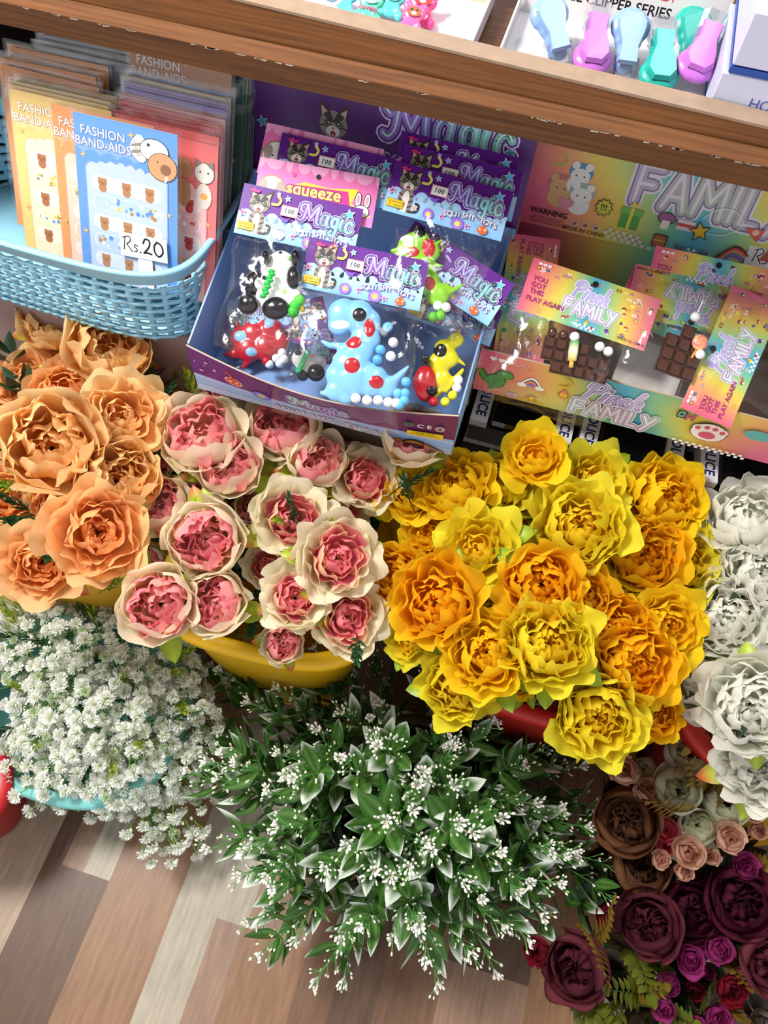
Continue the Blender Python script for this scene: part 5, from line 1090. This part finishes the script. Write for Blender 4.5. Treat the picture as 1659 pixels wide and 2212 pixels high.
o = use('header_card', mag[1], L_); o.matrix_local = Matrix.Translation((-.012, .052, -.02)) @ Matrix.Rotation(math.radians(10), 4, 'Z') @ Matrix.Scale(.8, 4)
g = thing('toy', None); g.parent = L_; g.matrix_local = toyroot(L_, 955, 790, 955, 760, .002, rot=-30); g.name = 'dinosaur'
use('body', blob(955, 790, [(960, 755, 24), (985, 735, 18), (950, 785, 26), (970, 775, 22), (955, 820, 22)], .0016, hx('#d8cc14'), [([(975, 740), (990, 722), (1000, 730)], [12, 9, 5]), ([(985, 775), (1005, 790)], [12, 6]), ([(960, 850), (980, 825), (1000, 800)], [10, 16, 9]), ([(955, 840), (930, 870)], [12, 9])]), g)
spot(g, 'patch', 955, 790, 918, 830, 26, .002, hx('#c01c24'), ry=40, h=.008)
for x, y, r, ry in ((950, 760, 15, 16), (918, 780, 9, 9), (931, 848, 13, 11)): spot(g, 'spot', 955, 790, x, y, r, .0145, BLACK, ry=ry)
beads(g, 955, 790, [(988, 825, '#f4f4f4'), (985, 842, '#f4f4f4'), (935, 872, '#c01c24'), (960, 872, '#e8dc30'), (976, 858, '#e8dc20')], z=.01)
# C: blue dinosaur in front
C_ = pack(787, 592, zd(787, 592, .862), 'blue dinosaur pack with red spots in the middle front of the toy box', rot=-11.5, bag=0, bscale=1.12)
g = thing('toy', None); g.parent = C_; g.matrix_local = toyroot(C_, 790, 762, 787, 592, .004, rot=-11.5); g.name = 'dinosaur'
CB = hx('#7cb8e6')
use('body', blob(790, 770, [(745, 685, 34), (775, 690, 36), (795, 700, 28), (735, 705, 24), (790, 735, 32), (775, 760, 34), (760, 790, 42), (765, 815, 44), (800, 820, 38), (735, 810, 28), (730, 840, 24), (750, 848, 22), (830, 835, 26)], .0015, CB,
    [([(810, 830), (850, 820), (878, 790)], [28, 22, 6]), ([(745, 750), (715, 748), (702, 740)], [15, 13, 9]), ([(725, 850), (700, 845)], [16, 10]), ([(808, 690), (818, 688)], [8, 4]), ([(812, 735), (818, 732)], [7, 3]), ([(800, 768), (808, 766)], [7, 3]), ([(812, 795), (818, 790)], [6, 3])]), g)
spot(g, 'eye', 790, 770, 778, 690, 15, .0185, BLACK, h=.004); spot(g, 'tooth_patch', 790, 770, 738, 709, 20, .0125, WHITE, ry=9, h=.003)
for x, y, r, ry, z_ in ((798, 716, 12, 20, .0145), (766, 745, 17, 14, .0165), (763, 793, 17, 17, .0215), (812, 826, 16, 14, .0185)): spot(g, 'spot', 790, 770, x, y, r, z_, hx('#b01824'), ry=ry)
beads(g, 790, 770, [(835, 714, '#5aa8e0'), (820, 760, '#5fb0e8'), (814, 780, '#55a8e0'), (841, 773, '#f6f6f6'), (846, 745, '#e0e0e0'), (770, 858, '#f2f2f2'), (793, 862, '#f4f4f4'), (815, 862, '#f4f4f4'), (836, 866, '#f4f4f4'), (852, 868, '#f0f0f0'), (855, 848, '#6cb8ea'), (870, 848, '#5fb0e8'), (872, 825, '#5fb0e8'), (858, 872, '#62b4e8'), (868, 862, '#62b4e8')], z=.008)
# ---------------------------------------------------------------- rainbow display box
QX0, QX1, QY0, QY1, QZ0, QZF, QZB = -.036, .350, .662, .868, .662, .740, .785
O_ = ((QX0+QX1)/2, QY0, QZ0)
bx = thing('toy_display_box', O_, 'rainbow coloured Pinch Family card display box with pixel icons, at the right', 'display box')
def tyedye(a, w, h): a.rect(-w/2, -h/2, w/2, h/2, lambda x, y: rainbow(.02+.98*(x/w+.5)+.05*math.sin(y*50+x*20)), 40, 6)
def heart(a, x, y, r, c, out=False):
    for s in (-1, 1): a.disc(x+s*r*.45, y+r*.15, r*.55, c, n=10)
    a.poly([(x-r*.95, y), (x+r*.95, y), (x, y-r)], c)
def pfront(a, w, h):
    a.x0, a.x1, a.y0, a.y1 = -w/2, w/2, -h/2, h/2; tyedye(a, w, h)
    for i in range(5): heart(a, -w*.455+i*.0105, h*.36, .0045, WHITE if i < 3 else hx('#f0b8c4')); heart(a, -w*.455+i*.0105, h*.36, .0036, WHITE if i < 3 else hx('#e08a70'))
    G1, G2 = hx('#20381a'), hx('#4f9a3a')
    for k, c in ((1.12, G1), (1, G2)):
        a.disc(-w*.405, h*.05, .0105*k, c, .0075*k); a.disc(-w*.43, -h*.14, .0115*k, c, .0125*k); a.stroke(smooth([(-w*.43, -h*.18), (-w*.46, -h*.16), (-w*.485, h*.02)]), .008*k*k, c); a.stroke([(-w*.44, -h*.25), (-w*.44, -h*.34)], .006*k, c); a.stroke([(-w*.41, -h*.08), (-w*.40, -h*.12)], .004*k, c)
    a.disc(-w*.41, h*.08, .0014, WHITE, n=6)
    for i, c in enumerate((WHITE, hx('#4a3480'), hx('#e8a040'), hx('#d85070'), hx('#6a7ad0'))): a.stroke(smooth([(-w*.345+i*.002, -h*.04), (-w*.315, h*.12-i*.0026), (-w*.285-i*.002, -h*.04)]), .0032 if i else .005, c)
    for x in (-.345, -.285): a.disc(w*x, -h*.06, .006, WHITE, .0038)
    moon(a, -w*.215, h*.22, .0085, hx('#e0b030')); a.star(-w*.30, -h*.34, .0082, BLACK); a.star(-w*.30, -h*.34, .007, hx('#f0c030'))
    a.disc(-w*.205, -h*.06, .0065, hx('#6a3a10')); a.disc(-w*.205, -h*.06, .0055, hx('#f0b040')); a.disc(-w*.205, h*.03, .0035, hx('#e07850'))
    heart(a, -w*.365, -h*.38, .0062, hx('#f6e8ee')); heart(a, -w*.365, -h*.38, .005, hx('#d86a94')); a.text('LOVE', -w*.365, -h*.37, .0042, WHITE, .01)
    logo_pinch(a, -w*.035, -h*.02, h*.36)
    a.rrect(w*.150, h*.12, w*.178, h*.30, .002, hx('#1c2a24')); a.rrect(w*.153, h*.14, w*.175, h*.28, .002, hx('#6aa890')); a.disc(w*.164, h*.21, .002, hx('#1c2a24')); a.text('H', w*.192, h*.18, .016, hx('#302030'), .06); a.text('H', w*.192, h*.18, .016, hx('#e05a90'), .02); a.text('!', w*.212, h*.19, .014, hx('#e8a040'), .03)
    for k, c in ((1, '#4a3038'), (.95, '#f6ece8')):
        a.disc(w*.27, -h*.06, .0225*k, hx(c), .0175*k, 20)
        for i in range(4): a.disc(w*.27+(-.015+.010*i), -h*.06+.011*(1-.35*abs(i-1.5)), .0068*k, hx(c), n=12)
    a.disc(w*.27, -h*.13, .0105, hx('#d85a78'), .0068, 14)
    for i in range(4): a.disc(w*.27+(-.015+.010*i), -h*.06+.011*(1-.35*abs(i-1.5)), .0036, hx('#d85a78'), n=10)
    a.disc(w*.41, h*.16, .018, hx('#5aa8a0'), .009, 12)
    for i in range(22):
        for j in range(2):
            if (i+j) % 2: a.rect(w*.18+i*.0042, -h*.5+j*.0042, w*.18+i*.0042+.0042, -h*.5+j*.0042+.0042, WHITE); a.z -= a.step
rel(wall_panel([(QX0, QY0, QZ0), (QX1, QY0, QZ0), (QX1, QY0-.002, QZF), (QX0, QY0-.002, QZF)], .0022, hx('#d86a84'), pfront), O_).build('front_panel', M['card'], bx)
for x, s in ((QX0, 1), (QX1, -1)):
    b = MB(); N_ = 20
    for dx in (0, s*.0022): b.grid(N_, 1, lambda u, v: (x+dx, QY0+(QY1-QY0)*u, QZ0+(QZF-QZ0+(QZB-QZF)*u)*v), lambda u, v: rainbow(u*.9+.02) if dx == 0 else mix(hx('#a83a50'), hx('#8a8a60'), u), 0, False)
    b.grid(N_, 1, lambda u, v: (x+s*.0022*v, QY0+(QY1-QY0)*u, QZF+(QZB-QZF)*u), lambda u, v: rainbow(u*.9+.02), 0, False)
    rel(b, O_).build('side_panel', M['card'], bx)
b = MB(); b.box(QX0, QX1, QY0, QY1, QZ0, QZ0+.002, hx('#c9b8a8')); rel(b, O_).build('bottom_panel', M['card'], bx)
def pback(a, w, h): a.rect(-w/2, -h/2, w/2, h/2, lambda x, y: mix(rainbow(.95*(x/w+.5)), hx('#b0406a'), max(0, -.15-x/w)*2.6), 30, 4)
rel(wall_panel([(QX0, QY1, QZ0), (QX1, QY1, QZ0), (QX1, QY1+.004, QZB), (QX0, QY1+.004, QZB)], .0022, hx('#b04a6a'), pback), O_).build('back_panel', M['card'], bx)
def plid(a, w, h):
    a.x0, a.x1, a.y0, a.y1 = -w/2, w/2, -h/2, h/2; a.rect(-w/2, -h/2, w/2, h/2, lambda x, y: rainbow(.0+1.0*(x/w+.5)+.06*math.sin(y*40)), 40, 6)
    L = sc_(FS, w*.075, h*.07, .044, 0); a.strokes(L, .022, hx('#d9cfd8')); a.strokes(L, .0165, hx('#7a6a90')); a.strokes(L, .0125, lambda X, Y: mix(hx('#b09cc0'), hx('#a8b0a0'), .5+.5*math.sin(X*24+1))); a.strokes(L, .004, hx('#d8ccd8'))
    moon(a, -w*.41, h*.12, .008, hx('#b8a83a'))
    for x, y, r, c, hc in ((-.385, -.12, .0165, '#d0a070', '#b86a6a'), (-.335, .02, .014, '#e0dcd8', '#4a80b0'), (-.315, -.15, .0155, '#e4dfda', '#98a8a4')):
        a.disc(w*x, h*y-.012, .014, hx(c), .012); a.disc(w*x, h*y+.004, r*1.08, hx(hc), r*.85)
        for s in (-1, 1): a.disc(w*x+s*r*.6, h*y+.012, .005, hx(c))
        a.disc(w*x, h*y, r*.88, hx(c), r*.66)
        for s in (-1, 1): a.disc(w*x+s*.005, h*y, .0012, BLACK, n=6)
    heart(a, -w*.355, -h*.24, .010, hx('#d8889a'))
    a.text('WARNING', -w*.40, -h*.36, .010, hx('#3a1c28'), .03)
    for i in range(4): a.rect(-w*.455, -h*(.405+i*.018), -w*.345, -h*(.41+i*.018), hx('#7a3a50'))
    for i in range(3): a.disc(-w*.31+i*.014, -h*.40, .0045, hx('#e0d8d0'), .004); a.disc(-w*.31+i*.014, -h*.40, .0035, hx('#a87060'), .003); a.stroke([(-w*.31+i*.014-.002, -h*.41), (-w*.31+i*.014+.002, -h*.39)], .0007, BLACK)
    a.text('MADE IN CHINA', -w*.275, -h*.455, .0075, hx('#5a3028'), .01)
    a.star(-w*.235, -h*.20, .012, hx('#2c2c14'), 10, .75); a.star(-w*.235, -h*.20, .0105, hx('#c8c040'), 10, .75); a.text('!!!', -w*.235, -h*.20, .011, BLACK, .02)
    a.rect(-w*.175, -h*.34, -w*.115, -h*.19, hx('#4f9a40')); a.rect(-w*.18, -h*.21, -w*.11, -h*.15, hx('#6ab050')); a.rect(-w*.15, -h*.34, -w*.14, -h*.15, hx('#d8d040')); a.star(-w*.145, -h*.12, .006, hx('#d8c040'), 4, .5)
    for i in range(16):
        for j in range(3):
            if (i+j) % 2 and i < 14-j*2: a.rect(-w*.21+i*.0045, -h*.46+j*.0045-i*.0003, -w*.21+i*.0045+.0045, -h*.46+j*.0045+.0045-i*.0003, hx('#d8d4cc')); a.z -= a.step
    a.disc(-w*.035, -h*.17, .0115, BLACK, .0075); a.disc(-w*.035, -h*.17, .0105, hx('#9a5a8a'), .0065); a.rrect(-w*.048, -h*.27, -w*.022, -h*.19, .002, hx('#e0dcd0'))
    a.rect(w*.0, -h*.24, w*.055, -h*.15, hx('#d8d0d0')); a.rect(w*.0, -h*.21, w*.055, -h*.18, hx('#c84a50'))
    a.rrect(-w*.055, -h*.44, -w*.01, -h*.32, .003, hx('#3a2010')); a.rrect(-w*.052, -h*.43, -w*.013, -h*.33, .003, hx('#b0683a')); a.rect(-w*.052, -h*.385, -w*.013, -h*.375, hx('#e0b060'))
    a.star(w*.075, -h*.22, .014, hx('#2c2410')); a.star(w*.075, -h*.22, .0115, hx('#e0b030'))
    a.strokes([smooth([(w*.07, -h*.10), (w*.10, h*.0), (w*.15, h*.02), (w*.19, -h*.08), (w*.15, -h*.2), (w*.10, -h*.22)])], .001, hx('#d8e0d0'))
    for i, c in enumerate(('#6a3040', '#c85a6a', '#d8a040', '#6a7ac0', '#8a6ab0')): a.stroke(smooth([(w*.155+i*.0028, -h*.42), (w*.20, -h*.28-i*.003), (w*.245, -h*.34-i*.002), (w*.27-i*.001, -h*.42-i*.001)]), .003, hx(c))
    a.poly([(w*.20, -h*.10), (w*.25, -h*.20), (w*.26, -h*.08)], hx('#c85040')); a.disc(w*.236, -h*.12, .004, hx('#e0b0a0'))
    a.poly([(w*.28, -h*.36), (w*.36, -h*.36), (w*.32, -h*.1)], hx('#a84a3a'))
    for x in (.02, .06, .10):
        for i in range(3):
            for j in range(3):
                if (i+j) % 2 == 0: a.rect(w*x+i*.0035, -h*.46+j*.0035, w*x+i*.0035+.0035, -h*.46+j*.0035+.0035, WHITE if x == .06 else hx('#7a4a8a')); a.z -= a.step
rel(wall_panel([(QX0-.004, QY1-.006, QZB-.010), (QX1+.004, QY1-.006, QZB-.010), (QX1+.004, QY1+.028, QZB+.125), (QX0-.004, QY1+.028, QZB+.125)], .0022, hx('#c85a78'), plid), O_).build('raised_lid', M['card'], bx)
pc = thing('price_card', Matrix.Translation(P(1674, 562, .80)) @ Matrix.Rotation(math.radians(64), 4, 'X') @ Matrix.Rotation(math.radians(3), 4, 'Z'), 'white Rs. price card cut off by the right edge, on the rainbow lid', 'price card')
use('card_face', card_mesh(.070, .034, lambda a: rs20(a, True), 'price_card', hx('#d8d6d2')), pc)
b = MB(); b.box(-.03, .0, -.035, -.017, -.002, -.001, FWC); b.build('holder_tab', M['paper'], pc)

PW, PH = .158, .064
ph = [card_mesh(PW, PH, (lambda s: lambda a: pinch_art(a, PW, PH, s))(i)) for i in range(3)]
def ppack(px, py, z, rot, lab, k=0, tilt=0, bag=1, boff=None, bs=1.0):
    t = thing('pinch_toy_pack', lie(px, py, z, rot, tilt), lab, 'toy', 'packaged pinch toys'); use('header_card', ph[k], t)
    if bag is not None: o = use('clear_bag', bags[bag], t); o.matrix_local = Matrix.Translation(boff or (0, -PH/2-.055, -.004)) @ Matrix.Scale(bs, 4)
    return t
ppack(1138, 645, zd(1138, 645, .960), -98, 'green pinch toy card standing on edge in the left front of the rainbow box', 1, bag=None)
ppack(1120, 660, .748, -14, 'pinch toy card peeping out behind the front one at the left wall', 2, bag=None)
ppack(1540, 618, zd(1540, 618, .925), -12, 'dim pinch toy card lying at the back behind the dark chocolate bag', 1, tilt=10, bag=2, boff=(.02, -.05, .004))
ppack(1500, 655, zd(1500, 655, .922), 167, 'pinch toy card turned upside down above the dark chocolate toy', 2, tilt=4, bag=None)
CH = hx('#3a1c12'); CH2 = hx('#4a2718')
def choc_bar(name, parent, rows, cell, m):
    o = thing(name, None); o.parent = parent; o.matrix_local = m; b = MB(); w_ = cell*len(rows[0]); h_ = cell*len(rows)
    for j, r in enumerate(rows):
        for i, ch in enumerate(r):
            if ch == '#':
                x, y = (i+.5)*cell-w_/2, h_/2-(j+.5)*cell; b.box(x-cell/2, x+cell/2, y-cell/2, y+cell/2, 0, .005, CH); b.box(x-cell*.42, x+cell*.42, y-cell*.42, y+cell*.42, .0045, .0085, CH2, bevel=.0015)
            elif ch == 'o':
                x, y = (i+.5)*cell-w_/2, h_/2-(j+.5)*cell; b.ball((x, y-cell*.1, .003), (cell*.42, cell*.5, .006), CH2, 14, 8)
    b.build('body', M['rubber'], o); return o
B1 = ppack(1272, 657, zd(1272, 657, .900), -18.5, 'front pinch toy card with chocolate bear bar and popsicle in the bag below', 0, bag=0, boff=(-.02, -.075, -.004), bs=1.0)
c = choc_bar('chocolate_bar', B1, ['ooo...', '#######'.replace('#######', '####..'), '######', '.#####'], .0135, toyroot(B1, 1245, 765, 1272, 657, -.002, rot=-18.5) @ Matrix.Rotation(math.radians(-13), 4, 'Z'))
g = thing('toy', None); g.parent = B1; g.matrix_local = toyroot(B1, 1235, 760, 1272, 657, .008, rot=-18.5) @ Matrix.Rotation(math.radians(-8), 4, 'Z'); g.name = 'popsicle'
b = MB(); b.tube([(0, .012, 0), (0, 0, 0), (0, -.012, 0)], [.006, .0065, .006], [hx('#1f9a3c'), hx('#e8e4c0'), hx('#e8c860')], 10, flat=.6); b.build('ice', M['rubber'], g); b = MB(); b.tube([(0, -.012, 0), (0, -.020, 0)], .0028, hx('#d8a850'), 8); b.build('stick', M['rubber'], g)
g2 = thing('toy', None); g2.parent = B1; g2.matrix_local = toyroot(B1, 1260, 745, 1272, 657, .008, rot=-18.5); g2.name = 'foam_beads'
beads(g2, 1260, 745, [(1237, 731, '#f6f6f6'), (1290, 752, '#f4f4f4'), (1308, 762, '#f6f6f6')], z=.002)
B2 = thing('pinch_toy_pack', lie(1460, 740, zd(1460, 740, .905), -25, 0), 'dark chocolate pinch toy with a pink lollipop and white beads in a clear bag', 'toy', 'packaged pinch toys')
o = use('header_card', ph[1], B2); o.matrix_local = Matrix.Translation((.0, .040, -.022))
o = use('clear_bag', bags[0], B2); o.matrix_local = Matrix.Translation((0, -.01, 0)) @ Matrix.Scale(.92, 4)
choc_bar('chocolate_bar', B2, ['.#.', '###', '###', '###'], .0155, toyroot(B2, 1470, 760, 1460, 740, .0, rot=-25) @ Matrix.Rotation(math.radians(-20), 4, 'Z'))
g = thing('toy', None); g.parent = B2; g.matrix_local = toyroot(B2, 1503, 745, 1460, 740, .012, rot=-25); g.name = 'lollipop'
b = MB(); b.ball((0, 0, 0), (.0095, .0095, .0045), None, 20, 10, fn=lambda d: mix(hx('#f0688c'), hx('#f0c060'), .5+.5*math.sin(3*math.atan2(d.y, d.x)+9*math.hypot(d.x, d.y)))); b.build('candy', M['rubber'], g); b = MB(); b.tube([(-.004, -.008, 0), (-.010, -.018, 0)], .0016, hx('#d89030'), 8); b.build('stick', M['rubber'], g)
beads(g, 1503, 745, [(1503, 770, '#f6f6f6'), (1493, 690, '#f0f0f0')], z=0)
ppack(1580, 770, zd(1580, 770, .905), 67, 'bright pinch toy card turned sideways at the right front of the rainbow box', 0, bag=None)
bk = thing('pinch_toy_pack', lie(1650, 800, .748, 60, 0), 'clear empty-looking bag corner at the far right of the rainbow box', 'toy', 'packaged pinch toys'); use('clear_bag', bags[1], bk)
pp = thing('folded_paper', lie(1420, 800, .722, -20, 0), 'white folded paper at the bottom of the rainbow box', 'paper'); b = MB(); b.box(-.05, .035, -.03, .03, -.001, 0, hx('#d8d4d0')); b.build('sheet', M['paper'], pp)
b = MB(); b.add([(-.04, -.03, .0005), (.03, -.03, .004), (.03, .025, .0045), (-.01, .028, .0005)], [(0, 1, 2, 3)], hx('#e0dcd8'), 0, False); b.build('fold', M['paper'], pp)

# ---------------------------------------------------------------- police cars below
def car(x, y, yaw, lab):
    t = thing('toy_police_car', Matrix.Translation((x, y, .5455)) @ Matrix.Rotation(yaw, 4, 'Z') @ Matrix.Scale(1.5, 4), lab, 'toy car', 'black and white toy police cars'); Wc, BKc = hx('#d9d6da'), hx('#101014')
    prof = [(-.105, .018), (-.10, .034), (-.06, .042), (-.035, .062), (.045, .064), (.08, .044), (.105, .040), (.11, .018)]
    b = MB(); n = len(prof)
    for (ya, za), (yb, zb) in zip(prof, prof[1:]):
        wa, wb = (.046 if za < .05 else .040), (.046 if zb < .05 else .040)
        b.add([(-wa, ya, za), (wa, ya, za), (wb, yb, zb), (-wb, yb, zb), (-.048, ya, .012), (.048, ya, .012), (.048, yb, .012), (-.048, yb, .012)], [(4, 0, 3, 7), (1, 5, 6, 2)], Wc, 0, False); b.add([(-wa, ya, za), (wa, ya, za), (wb, yb, zb), (-wb, yb, zb)], [(0, 1, 2, 3)], BKc, 0, False)
    b.add([(-.048, -.105, .012), (.048, -.105, .012), (.048, -.105, .018), (-.048, -.105, .018)], [(0, 1, 2, 3)], Wc); b.build('body', M['plastic'], t)
    g_ = MB()
    g_.add([(-.038, -.060, .0435), (.038, -.060, .0435), (.034, -.036, .0625), (-.034, -.036, .0625)], [(0, 1, 2, 3)], BKc, 0, False)
    g_.add([(-.034, -.034, .0632), (.034, -.034, .0632), (.034, .044, .0648), (-.034, .044, .0648)], [(0, 1, 2, 3)], BKc, 0, False); g_.build('window', M['glass'], t)
    h_ = MB(); h_.box(-.029, .029, -.100, -.062, .036, .0425, BKc, bevel=.003); h_.build('bonnet', M['glass'], t)
    for sx in (-1, 1):
        for yy in (-.07, .075):
            wz = MB(); wz.lathe([(.001, -.006), (.013, -.006), (.015, 0), (.013, .006), (.001, .006)], BKc, 20, Matrix.Translation((sx*.046, yy, .0152)) @ Matrix.Rotation(PI/2, 4, 'Y')); wz.build('wheel', M['satin'], t)
    a = Art(0); a.rect(-.026, -.008, .026, .008, Wc); a.text('POLICE', 0, 0, .0125, hx('#22305a'), .03)
    for sx in (-1, 1):
        m = Matrix.Translation((sx*.0385, -.077, .0462)) @ Matrix.Rotation(-PI/2, 4, 'Z'); d = MB().merge(a, m); d.box(sx*.0385-.008, sx*.0385+.008, -.104, -.052, .038, .046, Wc); d.build('lettered_panel', M['plastic'], t)
    return t
car(.040, .805, 0, 'black and white toy police car under the left part of the rainbow box')
car(.195, .800, -.04, 'black and white toy police car further right under the rainbow box')
car(.350, .805, .02, 'toy police car at the right edge almost hidden by white flowers')

# ---------------------------------------------------------------- goods on the top shelf
def open_box(name, x0, x1, y0, y1, z, hh, col, incol, lab, art=None, lidh=.10):
    t = thing(name, ((x0+x1)/2, y0, z), lab, 'display box'); w_ = (x1-x0)/2
    MB().box(-w_, w_, 0, y1-y0, 0, .002, incol).build('bottom_panel', M['card'], t)
    for s in (-1, 1): MB().box(min(s*w_, s*(w_-.002)), max(s*w_, s*(w_-.002)), 0, y1-y0, 0, hh, col).build('side_panel', M['card'], t)
    MB().box(-w_, w_, 0, .002, 0, hh*.45, col).build('front_panel', M['card'], t)
    wall_panel([(-w_, y1-y0, 0), (w_, y1-y0, 0), (w_, y1-y0+.02, lidh), (-w_, y1-y0+.02, lidh)], .002, incol, art).build('raised_lid', M['card'], t)
    return t
def clip_lid(a, w, h):
    a.rect(-w/2, -h/2, w/2, h/2, hx('#dcd8d4')); a.text('SMALL NAIL CLIPPER SERIES', -.030, -h*.27, .0128, BLACK, .02); a.text('SUPER IS ADY', .020, -h*.14, .0095, hx('#c02a3a'), .015)
open_box('clipper_display_box', -.086, .116, .734, .850, 1.030, .02, hx('#c9c6c4'), hx('#d2d0d4'), 'white open display box of baby nail clippers on the top shelf', clip_lid)
def pink_lid(a, w, h): a.rect(-w/2, -h/2, w/2, h/2, lambda x, y: mix(hx('#e8a8c8'), hx('#e8c0a0'), x/w+.5), 8, 2)
open_box('charm_display_box', -.345, -.112, .734, .850, 1.030, .02, hx('#c9c0cc'), hx('#d9d0dc'), 'pink and white open box of rubber charms, upper middle of the shelf', pink_lid)
CC = dict(lilac=hx('#bf6ac8'), blue=hx('#84a6d6'), teal=hx('#1fa596'))
def clipper(px, py, c, rot, lab, flip=False, z=1.050):
    t = thing('nail_clipper', lie(px, py, z, rot, -8) @ Matrix.Scale(1.18, 4), lab, 'nail clipper', 'baby nail clippers'); col = CC[c]
    use('body', organic('clipper_body', [((0, -.014, 0), (.0165, .0150, .0065)), ((0, -.006, 0), (.012, .014, .006)), ((0, .006, 0), (.009, .014, .0055)), ((0, .016, 0), (.0085, .008, .005))], .0011, col, M['plastic'], 4), t)
    b = MB(); pr = [(-.0085, .018), (-.0075, .004), (-.0115, -.008), (-.0125, -.016), (-.007, -.023), (.007, -.023), (.0125, -.016), (.0115, -.008), (.0075, .004), (.0085, .018)]
    k = len(pr); V = [(x, y, .006+.0025*max(0, (y+.02)/.04)) for x, y in pr]+[(x*.85, y*.93, .0095+.003*max(0, (y+.02)/.04)) for x, y in pr]
    b.add(V, [tuple(range(k, 2*k))[::-1]]+[(i, i+k, (i+1) % k+k, (i+1) % k) for i in range(k)], col, 0, False); b.build('lever', M['plastic'], t)
    b = MB(); b.box(-.0075, .0075, .018, .026, -.002, .002, hx('#c9c9cc'), bevel=.0008); b.build('blade', M['metal'], t)
    b = MB(); b.box(-.0105, .0105, .008, .033, -.006, .011, WHITE, bevel=.004); b.build('clear_cap', M['cap'], t); return t
clipper(1195, 70, 'blue', 195, 'pale blue nail clipper lying head down, leftmost in the white box'); clipper(1283, 92, 'lilac', -8, 'lilac nail clipper with clear cap up, second from the left')
clipper(1355, 98, 'blue', 172, 'pale blue nail clipper with its bulb up, in the middle of the box'); clipper(1425, 128, 'teal', -6, 'teal nail clipper with its cap up, right of the middle'); clipper(1492, 92, 'teal', 175, 'teal nail clipper half hidden behind the lilac one', z=1.042); clipper(1515, 110, 'lilac', -22, 'lilac nail clipper tilted right, rightmost in the white box', z=1.058)
def stacked(z0, z1, lab, x0=.112):
    t = thing('storage_box', (x0+.10, .724, z0), lab, 'box', 'white and blue boxes'); Wb, Bb = hx('#c6c8de'), hx('#2c4c9c')
    MB().box(-.10, .10, 0, .12, .006, z1-z0, Wb, bevel=.001).build('carton_body', M['card'], t); MB().box(-.1005, .1005, -.0005, .1205, 0, .005, Bb).build('blue_base', M['card'], t)
    a = Art(0); a.text('HOUSE', -.047, .0, .013, hx('#4a5aa8'), .0); MB().merge(a, Matrix.Translation((0, -.0004, (z1-z0)/2+.003)) @ Matrix.Rotation(PI/2, 4, 'X')).build('print', M['card'], t)
stacked(1.029, 1.078, 'lower white and blue box at the upper right corner of the shelf'); stacked(1.079, 1.128, 'upper white box stacked on the blue-based one, top right', .117)
def charm(px, py, cols, lab, word=None, shape='bear', rot=-14, sc=1.0):
    t = thing('rubber_charm', lie(px, py, 1.046, rot, -6) @ Matrix.Scale(sc, 4), lab, 'charm', 'rubber charms'); c1, c2 = cols
    bl_ = [((0, .004, 0), (.013, .010, .004)), ((0, -.010, 0), (.011, .009, .004)), ((-.009, .012, 0), (.005, .005, .0035)), ((.009, .012, 0), (.005, .005, .0035)), ((-.010, -.015, 0), (.005, .005, .0035)), ((.010, -.015, 0), (.005, .005, .0035))]
    use('body', organic('charm_body', bl_, .0011, c1, M['rubber'], 3), t); a = Art(.0042); a.disc(0, .003, .008, c2, .006); a.disc(-.003, .005, .0012, BLACK, n=8); a.disc(.003, .005, .0012, BLACK, n=8); a.disc(0, .001, .0028, WHITE, .002)
    if word: a.text(word, 0, -.008, .008, hx('#c8386a'), .02)
    a.build('face_print', M['card'], t)
charm(712, 2, (hx('#f0f4fa'), hx('#58b8e0')), 'white and sky blue rubber charm at the top edge'); charm(745, -4, (hx('#5ac0e8'), hx('#f0d060')), 'sky blue rubber charm cut by the top edge'); charm(800, 8, (hx('#5ed0a8'), hx('#8fe0c0')), 'mint green rubber charm reading lovely', 'lovely'); charm(848, 2, (hx('#58c8c0'), hx('#7adcd0')), 'turquoise rubber charm left of the pink bear one')
charm(912, 12, (hx('#f0488c'), hx('#c83a3a')), 'hot pink rubber charm with brown face, rightmost of the charms', None, sc=1.15); charm(893, 36, (hx('#f0609c'), hx('#a0603c')), 'pink charm base with a brown bear face below the red one', None, sc=.9)
